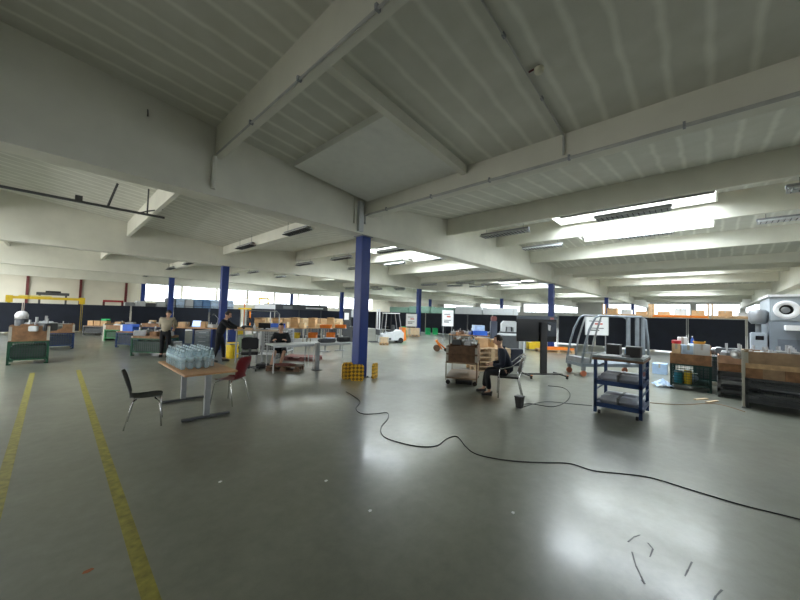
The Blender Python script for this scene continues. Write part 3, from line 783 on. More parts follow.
    for sd in ('L', 'R'):
        an, to = V['an' + sd], V['to' + sd]; d = (to - an); d.z = 0; d.normalize(); heel = an - d * .045
        z = min(an.z, to.z)
        me = skinned([Vector((heel.x, heel.y, z * .3 + .045)), Vector((an.x, an.y, z * .3 + .055)), Vector(((an.x + to.x) / 2, (an.y + to.y) / 2, .045)), Vector((to.x, to.y, .035)) + d * .03], [(0, 1), (1, 2), (2, 3)], [.04, .05, .045, .034], 1, 1)
        from_meshes('shoe', [me], [shoe], t)
    return t
def standing(lean=0, arms=None, head_down=.2, stride=.12, s=1.0):
    J = dict(pelvis=(0, 0, .92), chest=(.06 + lean * .6, 0, 1.24), neck=(.07 + lean, 0, 1.42 - lean * .25), head=(.11 + lean * 1.25, 0, 1.57 - lean * .35), look=(1, 0, -head_down),
        hipL=(0, .09, .88), hipR=(0, -.09, .88), knL=(.05 + stride * .4, .10, .48), knR=(.03 - stride * .3, -.10, .48), anL=(stride, .11, .075), anR=(-stride, -.11, .075), toL=(stride + .15, .13, .035), toR=(-stride + .15, -.13, .035),
        shL=(.06 + lean * .85, .18, 1.36 - lean * .2), shR=(.06 + lean * .85, -.18, 1.36 - lean * .2))
    J.update(arms)
    return {k: tuple(c * s for c in v) if k != 'look' else v for k, v in J.items()}
p1 = G(164, 357.5)
person('person in a tan shirt and dark trousers bending over the green crate, seen from behind', p1, yr + PI * .62,
    standing(.14, dict(elL=(.30, .24, 1.12), wrL=(.50, .20, .98), elR=(.28, -.24, 1.12), wrR=(.50, -.14, .98)), .7, .05, .99), TAN, DCLOTH)
p2 = G(218, 362)
person('standing person in a black jacket reaching forward to the tall workbench', p2, yr + .25,
    standing(.10, dict(elL=(.36, .22, 1.16), wrL=(.60, .14, 1.13), elR=(.34, -.22, 1.14), wrR=(.58, -.12, 1.13)), .45, .14, 1.0), DCLOTH, DCLOTH)
def seated(arms, legs_, lean=.05, look=(1, 0, -.3), seat=.50):
    J = dict(pelvis=(0, 0, seat + .10), chest=(lean, 0, seat + .42), neck=(lean + .05, 0, seat + .60), head=(lean + .09, 0, seat + .75), look=look,
        hipL=(.02, .09, seat + .08), hipR=(.02, -.09, seat + .08), shL=(lean, .18, seat + .54), shR=(lean, -.18, seat + .54))
    J.update(arms); J.update(legs_); return J

# ---- chairs
def shell_chair(label, loc, rot, m, arms=False):
    """moulded shell on four tube legs, facing +X"""
    t = thing('shell_chair', label, 'chair', loc, rot)
    b = bmesh.new(); n, w_ = 14, 8; rows = []
    prof = [(.22, .435), (.20, .452), (.12, .455), (.02, .448), (-.08, .445), (-.14, .452), (-.18, .48), (-.205, .53), (-.222, .60), (-.245, .68), (-.27, .76), (-.29, .82), (-.305, .86), (-.31, .875)]
    for i, (x, z) in enumerate(prof):
        hw = [.17, .20, .215, .22, .21, .19, .165, .15, .16, .19, .205, .20, .17, .12][i]
        rows.append([b.verts.new((x + (.03 * (k / w_ * 2 - 1) ** 2 if i > 6 else 0), hw * (k / w_ * 2 - 1), z + (.02 * (k / w_ * 2 - 1) ** 4 if i < 6 else 0))) for k in range(w_ + 1)])
    for A, B in zip(rows, rows[1:]):
        for k in range(w_): b.faces.new((A[k], A[k + 1], B[k + 1], B[k]))
    r = bmesh.ops.solidify(b, geom=b.faces[:], thickness=.012)
    q = MB(); q.b.free(); q.b = b; q.build('seat_shell', m, t, True)
    for sy in (-1, 1):
        MB().tube([(.13, sy * .13, .435), (.19, sy * .20, .40), (.23, sy * .235, .01)], .010).build('leg', CHROME, t, True)
        MB().tube([(-.10, sy * .13, .435), (-.14, sy * .20, .40), (-.22, sy * .235, .01)], .010).build('leg', CHROME, t, True)
    MB().tube([(.13, -.13, .432), (.13, .13, .432)], .010).tube([(-.10, -.13, .432), (-.10, .13, .432)], .010).build('seat_frame', CHROME, t)
    return t
bc = G(146, 424)
shell_chair('black moulded chair with thin chrome legs at the end of the beech table', (bc.x - .03, bc.y, 0), yr + .60, BCH).scale = (.95, .95, .93)
shell_chair('dark red moulded chair with thin chrome legs on the far side of the beech table', (2.36, 6.46, 0), 2.15, RED)
# ---- beech table
def table(name, label, loc, rot, L_, W_, H_, top, th=.03, legs='t'):
    t = thing(name, label, 'table', loc, rot)
    MB().box(-L_ / 2, L_ / 2, -W_ / 2, W_ / 2, H_ - th, H_, bev=.008).build('tabletop', top, t)
    if legs == 't':
        for s in (-1, 1):
            x = s * (L_ / 2 - .2)
            MB().box(x - .03, x + .03, -.04, .04, .035, H_ - th).build('leg', GREYM, t)
            MB().box(x - .03, x + .03, -W_ / 2 + .04, W_ / 2 - .04, .008, .04).build('foot', DGREY, t)
        MB().box(-L_ / 2 + .2, L_ / 2 - .2, -.02, .02, H_ - th - .08, H_ - th).build('crossbar', GREYM, t)
    else:
        for sx in (-1, 1):
            for sy in (-1, 1): MB().tube([(sx * (L_ / 2 - .05), sy * (W_ / 2 - .05), 0), (sx * (L_ / 2 - .05), sy * (W_ / 2 - .05), H_ - th)], .016).build('leg', STEEL, t)
        f = MB()
        for s in (-1, 1): f.box(-L_ / 2 + .05, L_ / 2 - .05, s * (W_ / 2 - .05) - .012, s * (W_ / 2 - .05) + .012, H_ - th - .04, H_ - th)
        f.build('apron_frame', STEEL, t)
    return t
table('beech_table', 'beech topped table covered with water bottles, between the black and the red chair', (1.78, 6.52, 0), PI / 2, 1.75, .76, .74, BEECH)
def bottle(label, loc, group):
    t = thing('water_bottle', label, 'bottle', loc, 0, group)
    MB().lathe([(.034, 0), (.042, .01), (.042, .10), (.038, .12), (.042, .14), (.042, .20), (.030, .25), (.014, .28), (.013, .295)], seg=12).build('body', PET, t, True)
    MB().lathe([(.016, .29), (.016, .315)], seg=10).build('cap', CAPB, t); MB().lathe([(.0425, .125), (.0425, .19)], seg=12).build('paper_label', LABELM, t, True)
    return t
b0 = None; rr_ = random.Random(3)
for a in range(5):
    for b_ in range(8):
        x, y = 1.50 + .115 * a, 6.20 + .13 * b_  
        if rr_.random() < .10 and a in (0, 4): continue
        lab = 'clear blue water bottle standing in the pack on the beech table'
        p = (x + rr_.uniform(-.006, .006), y + rr_.uniform(-.006, .006), .74)
        if b0 is None: b0 = bottle(lab, p, 'water bottles on the beech table')
        else: dup(b0, p, rr_.uniform(0, 6))
# ---- blue drawer workbench behind the two standing people
wb = G(190, 352); o_ = Vector((wb.x, wb.y, 0)) - cr * .0
t = thing('drawer_workbench', 'blue framed workbench with grey drawer cabinet between the two standing people', 'workbench', (wb.x + .25, wb.y + .25, 0), yr)
MB().box(-.95, 1.35, -.02, .68, .90, .94, bev=.005).build('worktop', BEECH, t)
for x in (-.92, -.12, .62, 1.3): MB().box(x - .035, x + .035, 0, .66, 0, .90).build('frame_leg', DBLUE if x < .5 else BLUE, t)
cb = MB().box(-.08, .56, .03, .62, .06, .84).build('drawer_cabinet', GREYM, t)
for k in range(4): d_ = MB().box(-.05, .53, .01, .035, .10 + .18 * k, .26 + .18 * k).build('drawer', mat('slate', (.16, .19, .21), .5), t); MB().box(.1, .38, -.005, .012, .20 + .18 * k, .215 + .18 * k).build('handle', LGREY, d_)
MB().box(-.85, -.18, .05, .6, .2, .24).build('shelf', DBLUE, t)
B1 = (wb.x + .25, wb.y + .25)
t = thing('laptop', 'open laptop with a pale lit screen on the blue drawer workbench', 'laptop', onbench(B1, yr, -.30, .32, .94), yr)
MB().box(-.17, .17, -.12, .12, 0, .018).build('base', DGREY, t); sc_ = MB().poly([(-.19, .12, .01), (.19, .12, .01), (.19, .19, .27), (-.19, .19, .27)], (0, .012, 0)).build('lid', BLK, t); MB().poly([(-.175, .117, .02), (.175, .117, .02), (.175, .186, .26), (-.175, .186, .26)], (0, .002, 0)).build('screen', SCREEN, sc_)
carton('small tan carton on the blue drawer workbench beside the laptop', onbench(B1, yr, .12, .3, .94), yr, .2, .2, .24)
carton('light carton at the end of the blue drawer workbench', onbench(B1, yr, -.75, .35, .94), yr, .3, .3, .2, WOOD)
for q, (u, m, l) in enumerate([(.4, LGREY, 'light grey'), (.62, STEEL, 'shiny steel'), (.88, WHITE, 'white'), (1.12, BROWN, 'brown')]):
    gearbox('%s machine part on the blue drawer workbench' % l, onbench(B1, yr, u, .33, .94), yr + .3 * q, m, .8)
t = thing('task_lamp', 'slim jointed task lamp rising from the blue drawer workbench', 'lamp', onbench(B1, yr, .5, .55, .94), yr)
MB().lathe([(.06, 0), (.06, .02)], seg=12).build('base', DGREY, t); MB().tube([(0, 0, .02), (.05, 0, .38), (-.12, 0, .55)], .01).build('arm', STEEL, t); MB().lathe([(.03, .04), (.07, -.04)], (-.14, 0, .54), 12).build('shade', DGREY, t)
# white canister by the person in tan
drum('white tub on the floor beside the legs of the person in tan', tuple(G(176, 354.5)), .17, .48, LGREY)
# ---- tall standing workbench with the tube frame
sb = G(258, 364); B2 = (sb.x, sb.y + .1); r2 = yr
t = thing('tall_workbench', 'tall workbench on thin grey legs in front of the person in the black jacket', 'workbench', (*B2, 0), r2)
MB().box(-.78, .62, 0, .62, 1.045, 1.08, bev=.004).build('worktop', mat('bench_board', (.34, .26, .18), .5), t)
for x in (-.72, -.05, .12, .56):
    for y in (.06, .56): MB().box(x - .02, x + .02, y - .02, y + .02, 0, 1.045).build('leg', GREYM, t)
MB().box(-.72, .56, .05, .57, .28, .30).build('lower_shelf', LGREY, t)
t = thing('monitor', 'black monitor on the tall workbench beside the reaching person', 'monitor', onbench(B2, r2, .03, .4, 1.08), r2)
MB().box(-.2, .2, -.015, .015, .05, .22, bev=.005).build('panel', BLK_G, t); MB().box(-.03, .03, .0, .04, .0, .1).build('stand', BLK, t); MB().box(-.1, .1, -.06, .08, 0, .012).build('foot', BLK, t)
t = thing('microscope', 'black bench device with a jointed arm under the hands of the reaching person', 'instrument', onbench(B2, r2, -.52, .35, 1.08), r2)
MB().box(-.15, .15, -.12, .12, 0, .12, bev=.02).build('base', BLK, t); MB().tube([(0, .08, .1), (0, .08, .3), (.08, -.03, .36)], .03).build('arm', BLK, t); MB().lathe([(.04, 0), (.05, .12)], (.08, -.03, .22), 12).build('head', DGREY, t)
t = thing('white_canister', 'small white bottle on the tall workbench next to the black monitor', 'bottle', onbench(B2, r2, -.24, .25, 1.08)); MB().lathe([(.035, 0), (.035, .12), (.015, .15), (.015, .18)], seg=12).build('body', WHITE, t, True); MB().lathe([(.018, .17), (.018, .2)], seg=8).build('cap', LGREY, t)
carton('low tan carton on the tall workbench by the reaching hands', onbench(B2, r2, -.35, .12, 1.08), r2, .22, .16, .06)
fb = G(266, 362)
t = thing('tube_frame_stand', 'pale tubular frame stand arching over the tall workbench', 'frame', (fb.x + .25, fb.y + 1.0, 0), yr)
MB().tube([(-.62, 0, 0), (-.62, 0, 1.62), (-.56, 0, 1.70), (.52, 0, 1.70), (.62, 0, 1.60), (.62, 0, 0)], .022).build('hoop', STEEL, t, True)
MB().tube([(.30, 0, 1.0), (.30, 0, 1.69)], .018).build('post', STEEL, t); MB().tube([(-.62, 0, 1.1), (.62, 0, 1.1)], .018).build('crossbar', STEEL, t)
for s in (-.62, .62): MB().box(s - .03, s + .03, -.3, .3, 0, .03).build('foot', DGREY, t)
bin_('blue plastic bin on a crate behind the tall workbench', (fb.x + 1.3, fb.y + 1.9, 1.02), yr, PBLUE, .5, .3, .18)
mesh_crate('pale mesh crate carrying a blue bin behind the tall workbench', (fb.x + 1.3, fb.y + 1.9, .0), yr, 1.1, .8, 1.0, LGREY)
drum('yellow tub on the floor beside the tall workbench legs', tuple(G(232, 358)), .2, .55, YEL)
drum('green tub under the tall workbench', tuple(G(244, 352)), .3, .7, mat('sage', (.20, .26, .18), .6))
carton('yellow carton behind the legs of the tall workbench', tuple(G(237, 347)), .3, .5, .4, .9, YEL)
# ---- office chair
oc = G(251, 371)
t = thing('office_chair', 'black office chair on a five star base at the tall workbench', 'chair', (oc.x, oc.y + .15, 0), yr + 2.0)
MB().box(-.23, .23, -.24, .24, .46, .54, bev=.03).build('seat', BLK, t)
MB().box(-.27, -.21, -.22, .22, .62, .95, bev=.03).build('backrest', BLK, t)
MB().box(-.25, -.22, -.03, .03, .42, .7).build('back_support', DGREY, t); MB().tube([(0, 0, .10), (0, 0, .46)], .03).build('gas_column', DGREY, t)
for k in range(5):
    a = 2 * PI * k / 5; e = (math.cos(a) * .29, math.sin(a) * .29)
    l = MB().poly([(0, 0, .12), (e[0], e[1], .075), (e[0], e[1], .055), (0, 0, .08)], (-math.sin(a) * .03, math.cos(a) * .03, 0)).build('leg', DGREY, t)
    MB().lathe([(.028, -.02), (.028, .02)], (e[0], e[1], .028), 10, 'y').build('caster', BLK, l)
for s in (-1, 1): MB().tube([(-.1, s * .26, .48), (-.1, s * .29, .68), (.12, s * .29, .68)], .014).build('armrest', BLK, t)
# ---- long white table with the seated person
ta, tb = G(273, 345.5, .77), G(353, 342.5, .77)
d = (tb - ta); L_ = d.length; ra = math.atan2(d.y, d.x); mid = (ta + tb) / 2; nrm = Vector((-d.y, d.x, 0)).normalized()
if nrm.dot(mid) < 0: nrm = -nrm
for q, (f0_, f1_, lb) in enumerate([(0, .5, 'white topped table where the person in shorts sits'), (.505, 1.02, 'white topped table beside the large blue column, joined to the next one')]):
    c_ = ta + d * ((f0_ + f1_) / 2) + nrm * .36
    table('white_table', lb, (c_.x, c_.y, 0), ra, L_ * (f1_ - f0_), .72, .77, LGREY, .028, 'tube')
c_ = ta + d * .505 + nrm * .05
t = thing('service_post', 'thick grey upright post at the joint of the two white tables', 'post', (c_.x - nrm.x * .12, c_.y - nrm.y * .12, 0)); MB().box(-.05, .05, -.05, .05, .012, .80).build('shaft', GREYM, t); MB().box(-.12, .12, -.12, .12, 0, .012).build('foot', DGREY, t)
p3 = ta + d * .22 + nrm * .98; p3.z = 0
person('seated person with dark hair and bare lower legs behind the white table', p3, yaw_to_cam(p3) - .1,
    seated(dict(elL=(.22, .26, .76), wrL=(.44, .16, .86), elR=(.22, -.26, .76), wrR=(.44, -.16, .86)),
           dict(knL=(.42, .14, .52), knR=(.42, -.12, .52), anL=(.34, .02, .085), anR=(.44, -.22, .085), toL=(.48, .05, .035), toR=(.57, -.27, .035)), .10, (1, 0, -.45), .47), DCLOTH, DCLOTH, BLK, True)
t = thing('work_stool', 'dark work stool under the seated person at the white table', 'stool', p3)
MB().lathe([(.17, .43), (.19, .45), (.18, .475)], seg=16).build('seat', BLK, t); MB().tube([(0, 0, .06), (0, 0, .43)], .025).build('column', DGREY, t)
for k in range(4): a = PI / 2 * k + .4; MB().tube([(0, 0, .08), (.22 * math.cos(a), .22 * math.sin(a), .02)], .016).build('leg', DGREY, t)
fo = G(287, 370.5)
pallet('dark_pallet', 'dark low pallet with cables on the floor in front of the seated person in shorts', (fo.x, fo.y + .1, 0), yr, DWOOD, L_=.95, W_=.5)
t = thing('coiled_cable', 'coil of dark red and black cable lying on the low dark pallet', 'cable', (fo.x, fo.y + .1, .146), yr)
MB().tube([(.28 * math.cos(a) + .02 * math.sin(3 * a), .14 * math.sin(a) , .012 + .006 * (q % 3)) for q, a in enumerate([k * PI / 8 for k in range(48)])], .014, 6).build('loop', mat('dark_red', (.14, .03, .025), .5), t)
t = thing('black_case', 'small black case on the floor between the office chair and the dark pallet', 'case', tuple(G(262.5, 368)), yr); MB().box(-.17, .17, -.11, .11, 0, .13, bev=.02).build('body', BLK, t); MB().tube([(-.05, 0, .13), (-.05, 0, .16), (.05, 0, .16), (.05, 0, .13)], .008).build('handle', DGREY, t)
rp = G(311, 361.5); pallet('red_pallet', 'flat dark red pallet lying under the white tables', (rp.x, rp.y + .5, 0), yr, mat('faded_red', (.28, .11, .10), .6), L_=1.2, W_=.6)
# ---- rows of shelves and boxes behind the white table
bk = [(268, 348), (286, 347), (304, 346.5), (322, 346), (340, 345.5)]
rb = random.Random(11)
for q, (px, py) in enumerate(bk):
    g_ = G(px, py); nm = ['first', 'second', 'third', 'fourth', 'fifth'][q]
    t = thing('parts_bench', '%s wooden parts bench counted from the tall workbench towards the large column' % nm, 'bench', (g_.x, g_.y + .6, 0), yr)
    MB().box(-.38, .38, -.35, .35, .86, .90).build('worktop', WOOD, t); MB().box(-.36, .36, -.33, .33, .35, .37).build('lower_shelf', LGREY, t)
    for x in (-.35, .35):
        for y in (-.31, .31): MB().box(x - .025, x + .025, y - .025, y + .025, 0, .86).build('leg', PALE, t)
    base = (g_.x, g_.y + .6)
    carton('open tan carton standing upright at one end of the %s parts bench' % nm, onbench(base, yr, -.19, .05, .90), yr + rb.uniform(-.1, .1), .34, .34, rb.uniform(.30, .45), CARD, None, True)
    carton('closed tan carton on the %s parts bench' % nm, onbench(base, yr, .19, .05, .90), yr + rb.uniform(-.1, .1), .30, .3, rb.uniform(.18, .36), mat('pale_card', (.66, .48, .28), .8))
    bin_('%s bin on the lower shelf of the %s parts bench' % (['white', 'grey', 'yellow', 'orange', 'orange'][q], nm), onbench(base, yr, -.15, 0, .37), yr, [WHITE, GREYM, YEL, OR, OR][q], .4, .4, .26)
    gearbox('dark machine part on the lower shelf of the %s parts bench' % nm, onbench(base, yr, .24, 0, .37), yr, [DGREY, BLK, DGREY, BLK, DGREY][q], .9)
for q, (px, py) in enumerate([(276, 339), (294, 338.5), (312, 338), (330, 337.5), (346, 337.5)]):
    g_ = G(px, py); nm = ['first', 'second', 'third', 'fourth', 'fifth'][q]
    mesh_crate('light grey mesh crate in the row before the dark fence, %s from the yellow frame' % nm, (g_.x, g_.y + .6, 0), 0, 1.2, .8, .75, GREYM)
    for k in range(2):
        carton('tan carton in the %s light grey mesh crate of the back row, %s' % (nm, ['taller one', 'lower one'][k]), (g_.x - .28 + .56 * k, g_.y + .6, .64), 0, .46, .5, [.62, .42][k], [mat('pale_card', (.66, .48, .28), .8), CARD][(q + k) % 2])
for q, (px, py, m, w_) in enumerate([(329, 352, OR, 'orange'), (344, 351, OR, 'bright orange')]):
    g_ = G(px, py); t = thing('parts_stand', 'low stand carrying an %s tray near the large column' % w_, 'stand', (g_.x, g_.y + .3, 0), yr)
    MB().box(-.25, .25, -.2, .2, .98, 1.02).build('top', GREYM, t); MB().tube([(0, 0, .02), (0, 0, .98)], .03).build('post', GREYM, t); MB().box(-.2, .2, -.2, .2, 0, .02).build('foot', GREYM, t)
    bin_('%s tray on a low stand near the large column' % w_, (g_.x, g_.y + .3, 1.02), yr, m, .45, .3, .14)
t = thing('grey_case', 'dark grey case lying on the white table next to the large column', 'case', tuple(ta + d * .72 + nrm * .35), ra); t.location.z = .77; MB().box(-.3, .22, -.14, .14, 0, .12, bev=.03).build('body', DGREY, t); MB().box(-.1, .22, -.145, .145, .12, .145, bev=.008).build('lid', FOIL, t)
t = thing('black_case', 'black case on the white table right against the large column', 'case', tuple(ta + d * .95 + nrm * .4), ra); t.location.z = .77; MB().box(-.2, .2, -.12, .12, 0, .15, bev=.02).build('body', BLK, t); MB().tube([(-.05, -.12, .1), (-.05, -.15, .1), (.05, -.15, .1), (.05, -.12, .1)], .008).build('handle', DGREY, t)
# ---- column guards
for q, (px, py, ww, hh, lb, an) in enumerate([(347.5, 379.5, .30, .44, 'yellow and black column guard standing nearest the white tables', yr + .35), (357, 381, .34, .42, 'yellow and black column guard directly in front of the large blue column', yr + .1), (375.5, 378, .30, .40, 'narrow looking yellow and black column guard standing clear of the large blue column', .42)]):
    g_ = G(px, py); t = thing('column_guard', lb, 'guard', (g_.x, g_.y, 0), an)
    pts = [(-ww / 2 + .03, 0, .0), (ww / 2 - .03, 0, .0), (ww / 2, 0, .05), (ww / 2, 0, hh - .06), (ww / 2 - .05, 0, hh), (-ww / 2 + .05, 0, hh), (-ww / 2, 0, hh - .06), (-ww / 2, 0, .05)]
    MB().poly(pts, (0, .05, 0)).build('plate', GUARD, t)
    MB().box(-.05, .05, .05, .11, 0, .05).build('foot', DGREY, t)
# ---- forklift
fk = G(392, 343.5)
t = thing('forklift', 'white and grey forklift with an orange side panel beyond the large blue column', 'forklift', (fk.x + .30, fk.y + .45, 0), yr + .35)
MB().poly([(-.75, -.5, .18), (.85, -.5, .18), (.95, -.5, .55), (.6, -.5, .85), (-.1, -.5, .70), (-.7, -.5, .55)], (0, 1.0, 0)).build('body', LGREY, t); MB().box(-.76, -.1, -.51, .51, .2, .34).build('step', DGREY, t); t.scale = (.85, .85, .92)
MB().poly([(.80, -.52, .12), (1.0, -.52, .2), (.94, -.52, 1.0), (.86, -.52, 1.0)], (0, 1.04, 0)).build('counterweight', OR, t)
MB().box(-.25, .15, -.3, .3, .7, .82, bev=.03).build('seat', BLK, t); MB().box(.12, .22, -.3, .3, .8, 1.15, bev=.03).build('seat_back', DGREY, t)
for s in (-1, 1):
    MB().tube([(-.55, s * .45, .55), (-.45, s * .43, 1.9)], .03).build('cab_post', GREYM, t); MB().tube([(.65, s * .45, .8), (.45, s * .43, 1.9)], .03).build('cab_post', GREYM, t)
    MB().box(-.95, -.88, s * .28 - .05, s * .28 + .05, .05, 2.15).build('mast_rail', LGREY, t)
    MB().box(-1.5, -.9, s * .25 - .05, s * .25 + .05, .04, .09).build('fork', DGREY, t)
    for x, r in ((-.5, .2), (.6, .18)): MB().lathe([(r, -.07), (r, .07)], (x, s * .46, r), 16, 'y').lathe([(r * .5, -.08), (r * .5, .08)], (x, s * .46, r), 12, 'y').build('wheel', RUB, t)
MB().box(-.5, .5, -.48, .48, 1.88, 1.93, bev=.01).build('roof_guard', WHITE, t); MB().box(-.97, -.88, -.38, .38, .5, .85).build('fork_carriage', DGREY, t)
MB().tube([(-.5, 0, .62), (-.35, 0, 1.0)], .03).lathe([(.17, 0), (.17, .03)], (-.33, 0, 1.0), 16).build('steering_wheel', BLK, t)
# dark machine next to column
g_ = G(376, 343); t = thing('dark_machine', 'tall dark machine standing between the large blue column and the forklift', 'machine', (g_.x - .9, g_.y + 1.1, 0), yr)
MB().box(-.55, .55, -.35, .5, 0, .9, bev=.02).build('lower_cabinet', DGREY, t); MB().box(-.5, -.1, -.2, .45, .9, 1.95, bev=.03).build('column_housing', DGREY, t); MB().box(-.1, .45, -.1, .4, 1.45, 1.85, bev=.03).build('head', LGREY, t)
MB().box(.05, .4, -.36, -.34, .3, .7).build('door', BLK, t); MB().box(-.45, -.2, -.22, -.2, 1.3, 1.7).build('control_panel', PAPER, t)
g_ = G(384, 345); pallet('small_pallet_box', 'pale wooden box end standing in front of the forklift', (g_.x, g_.y, 0), yr, WOOD, L_=.5, W_=.3)
collar('pale plywood crate on the little pallet in front of the forklift', (g_.x, g_.y, .145), yr, .5, .3, .28, mat('ply', (.62, .47, .30), .6))
for q, (px, py, h) in enumerate([(402.5, 337.5, .55), (403.5, 334, .6)]):
    g_ = G(px, py); t = thing('green_drum', 'bright green drum behind the forklift, %s' % ['the nearer one of two', 'the one set further back'][q], 'drum', (g_.x, g_.y, 0)); MB().lathe([(.28, 0), (.28, h), (.25, h + .03)], seg=16).build('shell', LGREEN, t, True); MB().lathe([(.29, h * .5), (.29, h * .55)], seg=16).build('hoop', LGREEN, t)
# pallet boxes with sign board 1
def sign_board(label, loc, rot, w_, h, z0, legs=True):
    t = thing('sign_board', label, 'sign', loc, rot)
    MB().box(-w_ / 2, w_ / 2, -.015, .015, z0, z0 + h).build('board', PAPER, t)
    q = MB(); q.box(-w_ * .35, w_ * .1, -.02, -.015, z0 + h * .22, z0 + h * .28); q.box(-w_ * .35, w_ * .3, -.02, -.015, z0 + h * .34, z0 + h * .38); q.box(-w_ * .35, w_ * .2, -.02, -.015, z0 + h * .72, z0 + h * .76); q.build('printed_lines', INK, t)
    MB().box(-w_ * .1, w_ * .25, -.02, -.015, z0 + h * .55, z0 + h * .64).build('printed_red_mark', REDINK, t)
    f = MB()
    for s in (-1, 1): f.box(s * w_ / 2 - .02, s * w_ / 2 + .02, -.02, .02, z0, z0 + h)
    f.box(-w_ / 2, w_ / 2, -.02, .02, z0 - .02, z0); f.build('edge_frame', LGREY, t)
    if legs:
        for s in (-1, 1): MB().box(s * w_ * .4 - .02, s * w_ * .4 + .02, .0, .04, 0, z0).build('leg', GREYM, t); MB().box(s * w_ * .4 - .03, s * w_ * .4 + .03, -.25, .25, 0, .03).build('foot', GREYM, t)
    return t
g_ = G(414, 336.5)
for k in range(2): 
    u = cr * (-.42 + .84 * k)
    pallet('wood_pallet', 'pallet under the plywood box below the first sign board, %s' % ['next to the green drums', 'next to the slim blue column'][k], (g_.x + u.x, g_.y + u.y + .5, 0), yr, WOOD, L_=.8, W_=.7)
    collar('plywood box below the first white sign board, %s' % ['next to the green drums', 'next to the slim blue column'][k], (g_.x + u.x, g_.y + u.y + .5, .145), yr, .8, .7, .5, mat('ply', (.62, .47, .30), .6))
sign_board('white sign board above the plywood boxes beyond the forklift', back(G(411.5, 336.5), 1.1), yr, .85, 1.0, .75)
for q, px in enumerate((428, 434)):
    g_ = G(px, 334.5); t = bin_('bright green open bin on the floor beyond the slim column, %s' % ['next to it', 'the farther of two'][q], back(g_, .3, .12 * q), yr, LGREEN, .42, .6, .55)
g_ = G(452.5, 343)
sign_board('white sign board with red marks rising above the stacked goods behind the dark wood boxes', (g_.x, g_.y + .4, 0), yr + .1, .70, 1.0, 1.05)

# ---- wheeled cart with dark boxes, pallets and junk around the seated person in black
cA, cB, cC = G(447, 384.5), G(475, 387), None
d = cB - cA; rc = math.atan2(d.y, d.x); nrm = Vector((-d.y, d.x, 0)).normalized()
if nrm.dot(cA) < 0: nrm = -nrm
CW, CD = d.length + .1, 1.25
cc = (cA + cB) / 2 + nrm * CD / 2; CR = (cc.x, cc.y)
t = thing('wheeled_cart', 'rusty wheeled cart frame under the dark wood boxes beside the seated person in black', 'cart', (cc.x, cc.y, 0), rc)
MB().box(-CW / 2, CW / 2, -CD / 2, CD / 2, .16, .20).build('lower_deck', mat('rusty', (.20, .14, .09), .6), t)
MB().box(-CW / 2, CW / 2, -CD / 2, CD / 2, .54, .57).build('upper_deck', mat('rusty', (.20, .14, .09), .6), t)
for sx in (-1, 1):
    for sy in (-1, 1):
        MB().box(sx * CW / 2 - .03 * (sx > 0), sx * CW / 2 + .03 * (sx < 0), sy * CD / 2 - .03 * (sy > 0), sy * CD / 2 + .03 * (sy < 0), .10, .57).build('post', PALE if sx < 0 else DWOOD, t)
        MB().lathe([(.055, -.02), (.055, .02)], (sx * (CW / 2 - .06), sy * (CD / 2 - .08), .056), 12, 'y').build('caster', RUB, t)
ls = CD / 2 - .02
for k in range(2):
    for q in range(2):
        z = .572 + .2 * k; v = -CD / 4 + CD / 2 * q
        collar('dark brown wooden box on the rusty cart, %s layer, %s' % (['lower', 'upper'][k], ['front', 'rear'][q]), onbench(CR, rc, 0, v, z), rc, CW - .02, CD / 2 - .02, .196, DWOOD)
heap('the boxes of the rusty cart', (CR[0], CR[1], .99), CW - .2, CD - .3, 9, rc, [DGREY, GREYM, BROWN, STEEL], s=.8)
t = thing('black_tray', 'black tray on the floor under the rusty cart', 'tray', onbench(CR, rc, .05, -.3, 0), rc); MB().box(-.2, .2, -.14, .14, 0, .08, bev=.01).build('tub', BLK, t); MB().box(-.21, .21, -.15, .15, .08, .095).build('lid', DGREY, t)
# stack of pale pallets
lp = G(487, 372)
for k in range(5):
    pallet('pale_pallet', 'pale pallet in the stack behind the seated person in black, %s' % ['lowest', 'second from below', 'middle one', 'second from top', 'topmost'][k], (lp.x + .5, lp.y + .25, .145 * k + .0), yr + .15, mat('fresh_wood', (.62, .45, .28), .65), L_=1.2, W_=.8, group='stack of pale pallets')
LP = (lp.x + .5, lp.y + .25)
carton('cardboard box with red print on the pale pallet stack', onbench(LP, yr + .15, -.3, 0, .73), yr + .5, .4, .4, .30)
carton('second cardboard box on the pale pallet stack, by the head of the person in black', onbench(LP, yr + .15, .25, .05, .73), yr + .5, .35, .35, .26, mat('pale_card', (.66, .48, .28), .8))
t = thing('grey_canister', 'grey canister standing beside the cartons on the pale pallets', 'canister', onbench(LP, yr + .15, -.53, -.05, .73)); MB().lathe([(.06, 0), (.06, .24), (.03, .28)], seg=14).build('shell', GREYM, t, True); MB().lathe([(.03, .28), (.03, .31)], seg=10).build('cap', BLK, t)
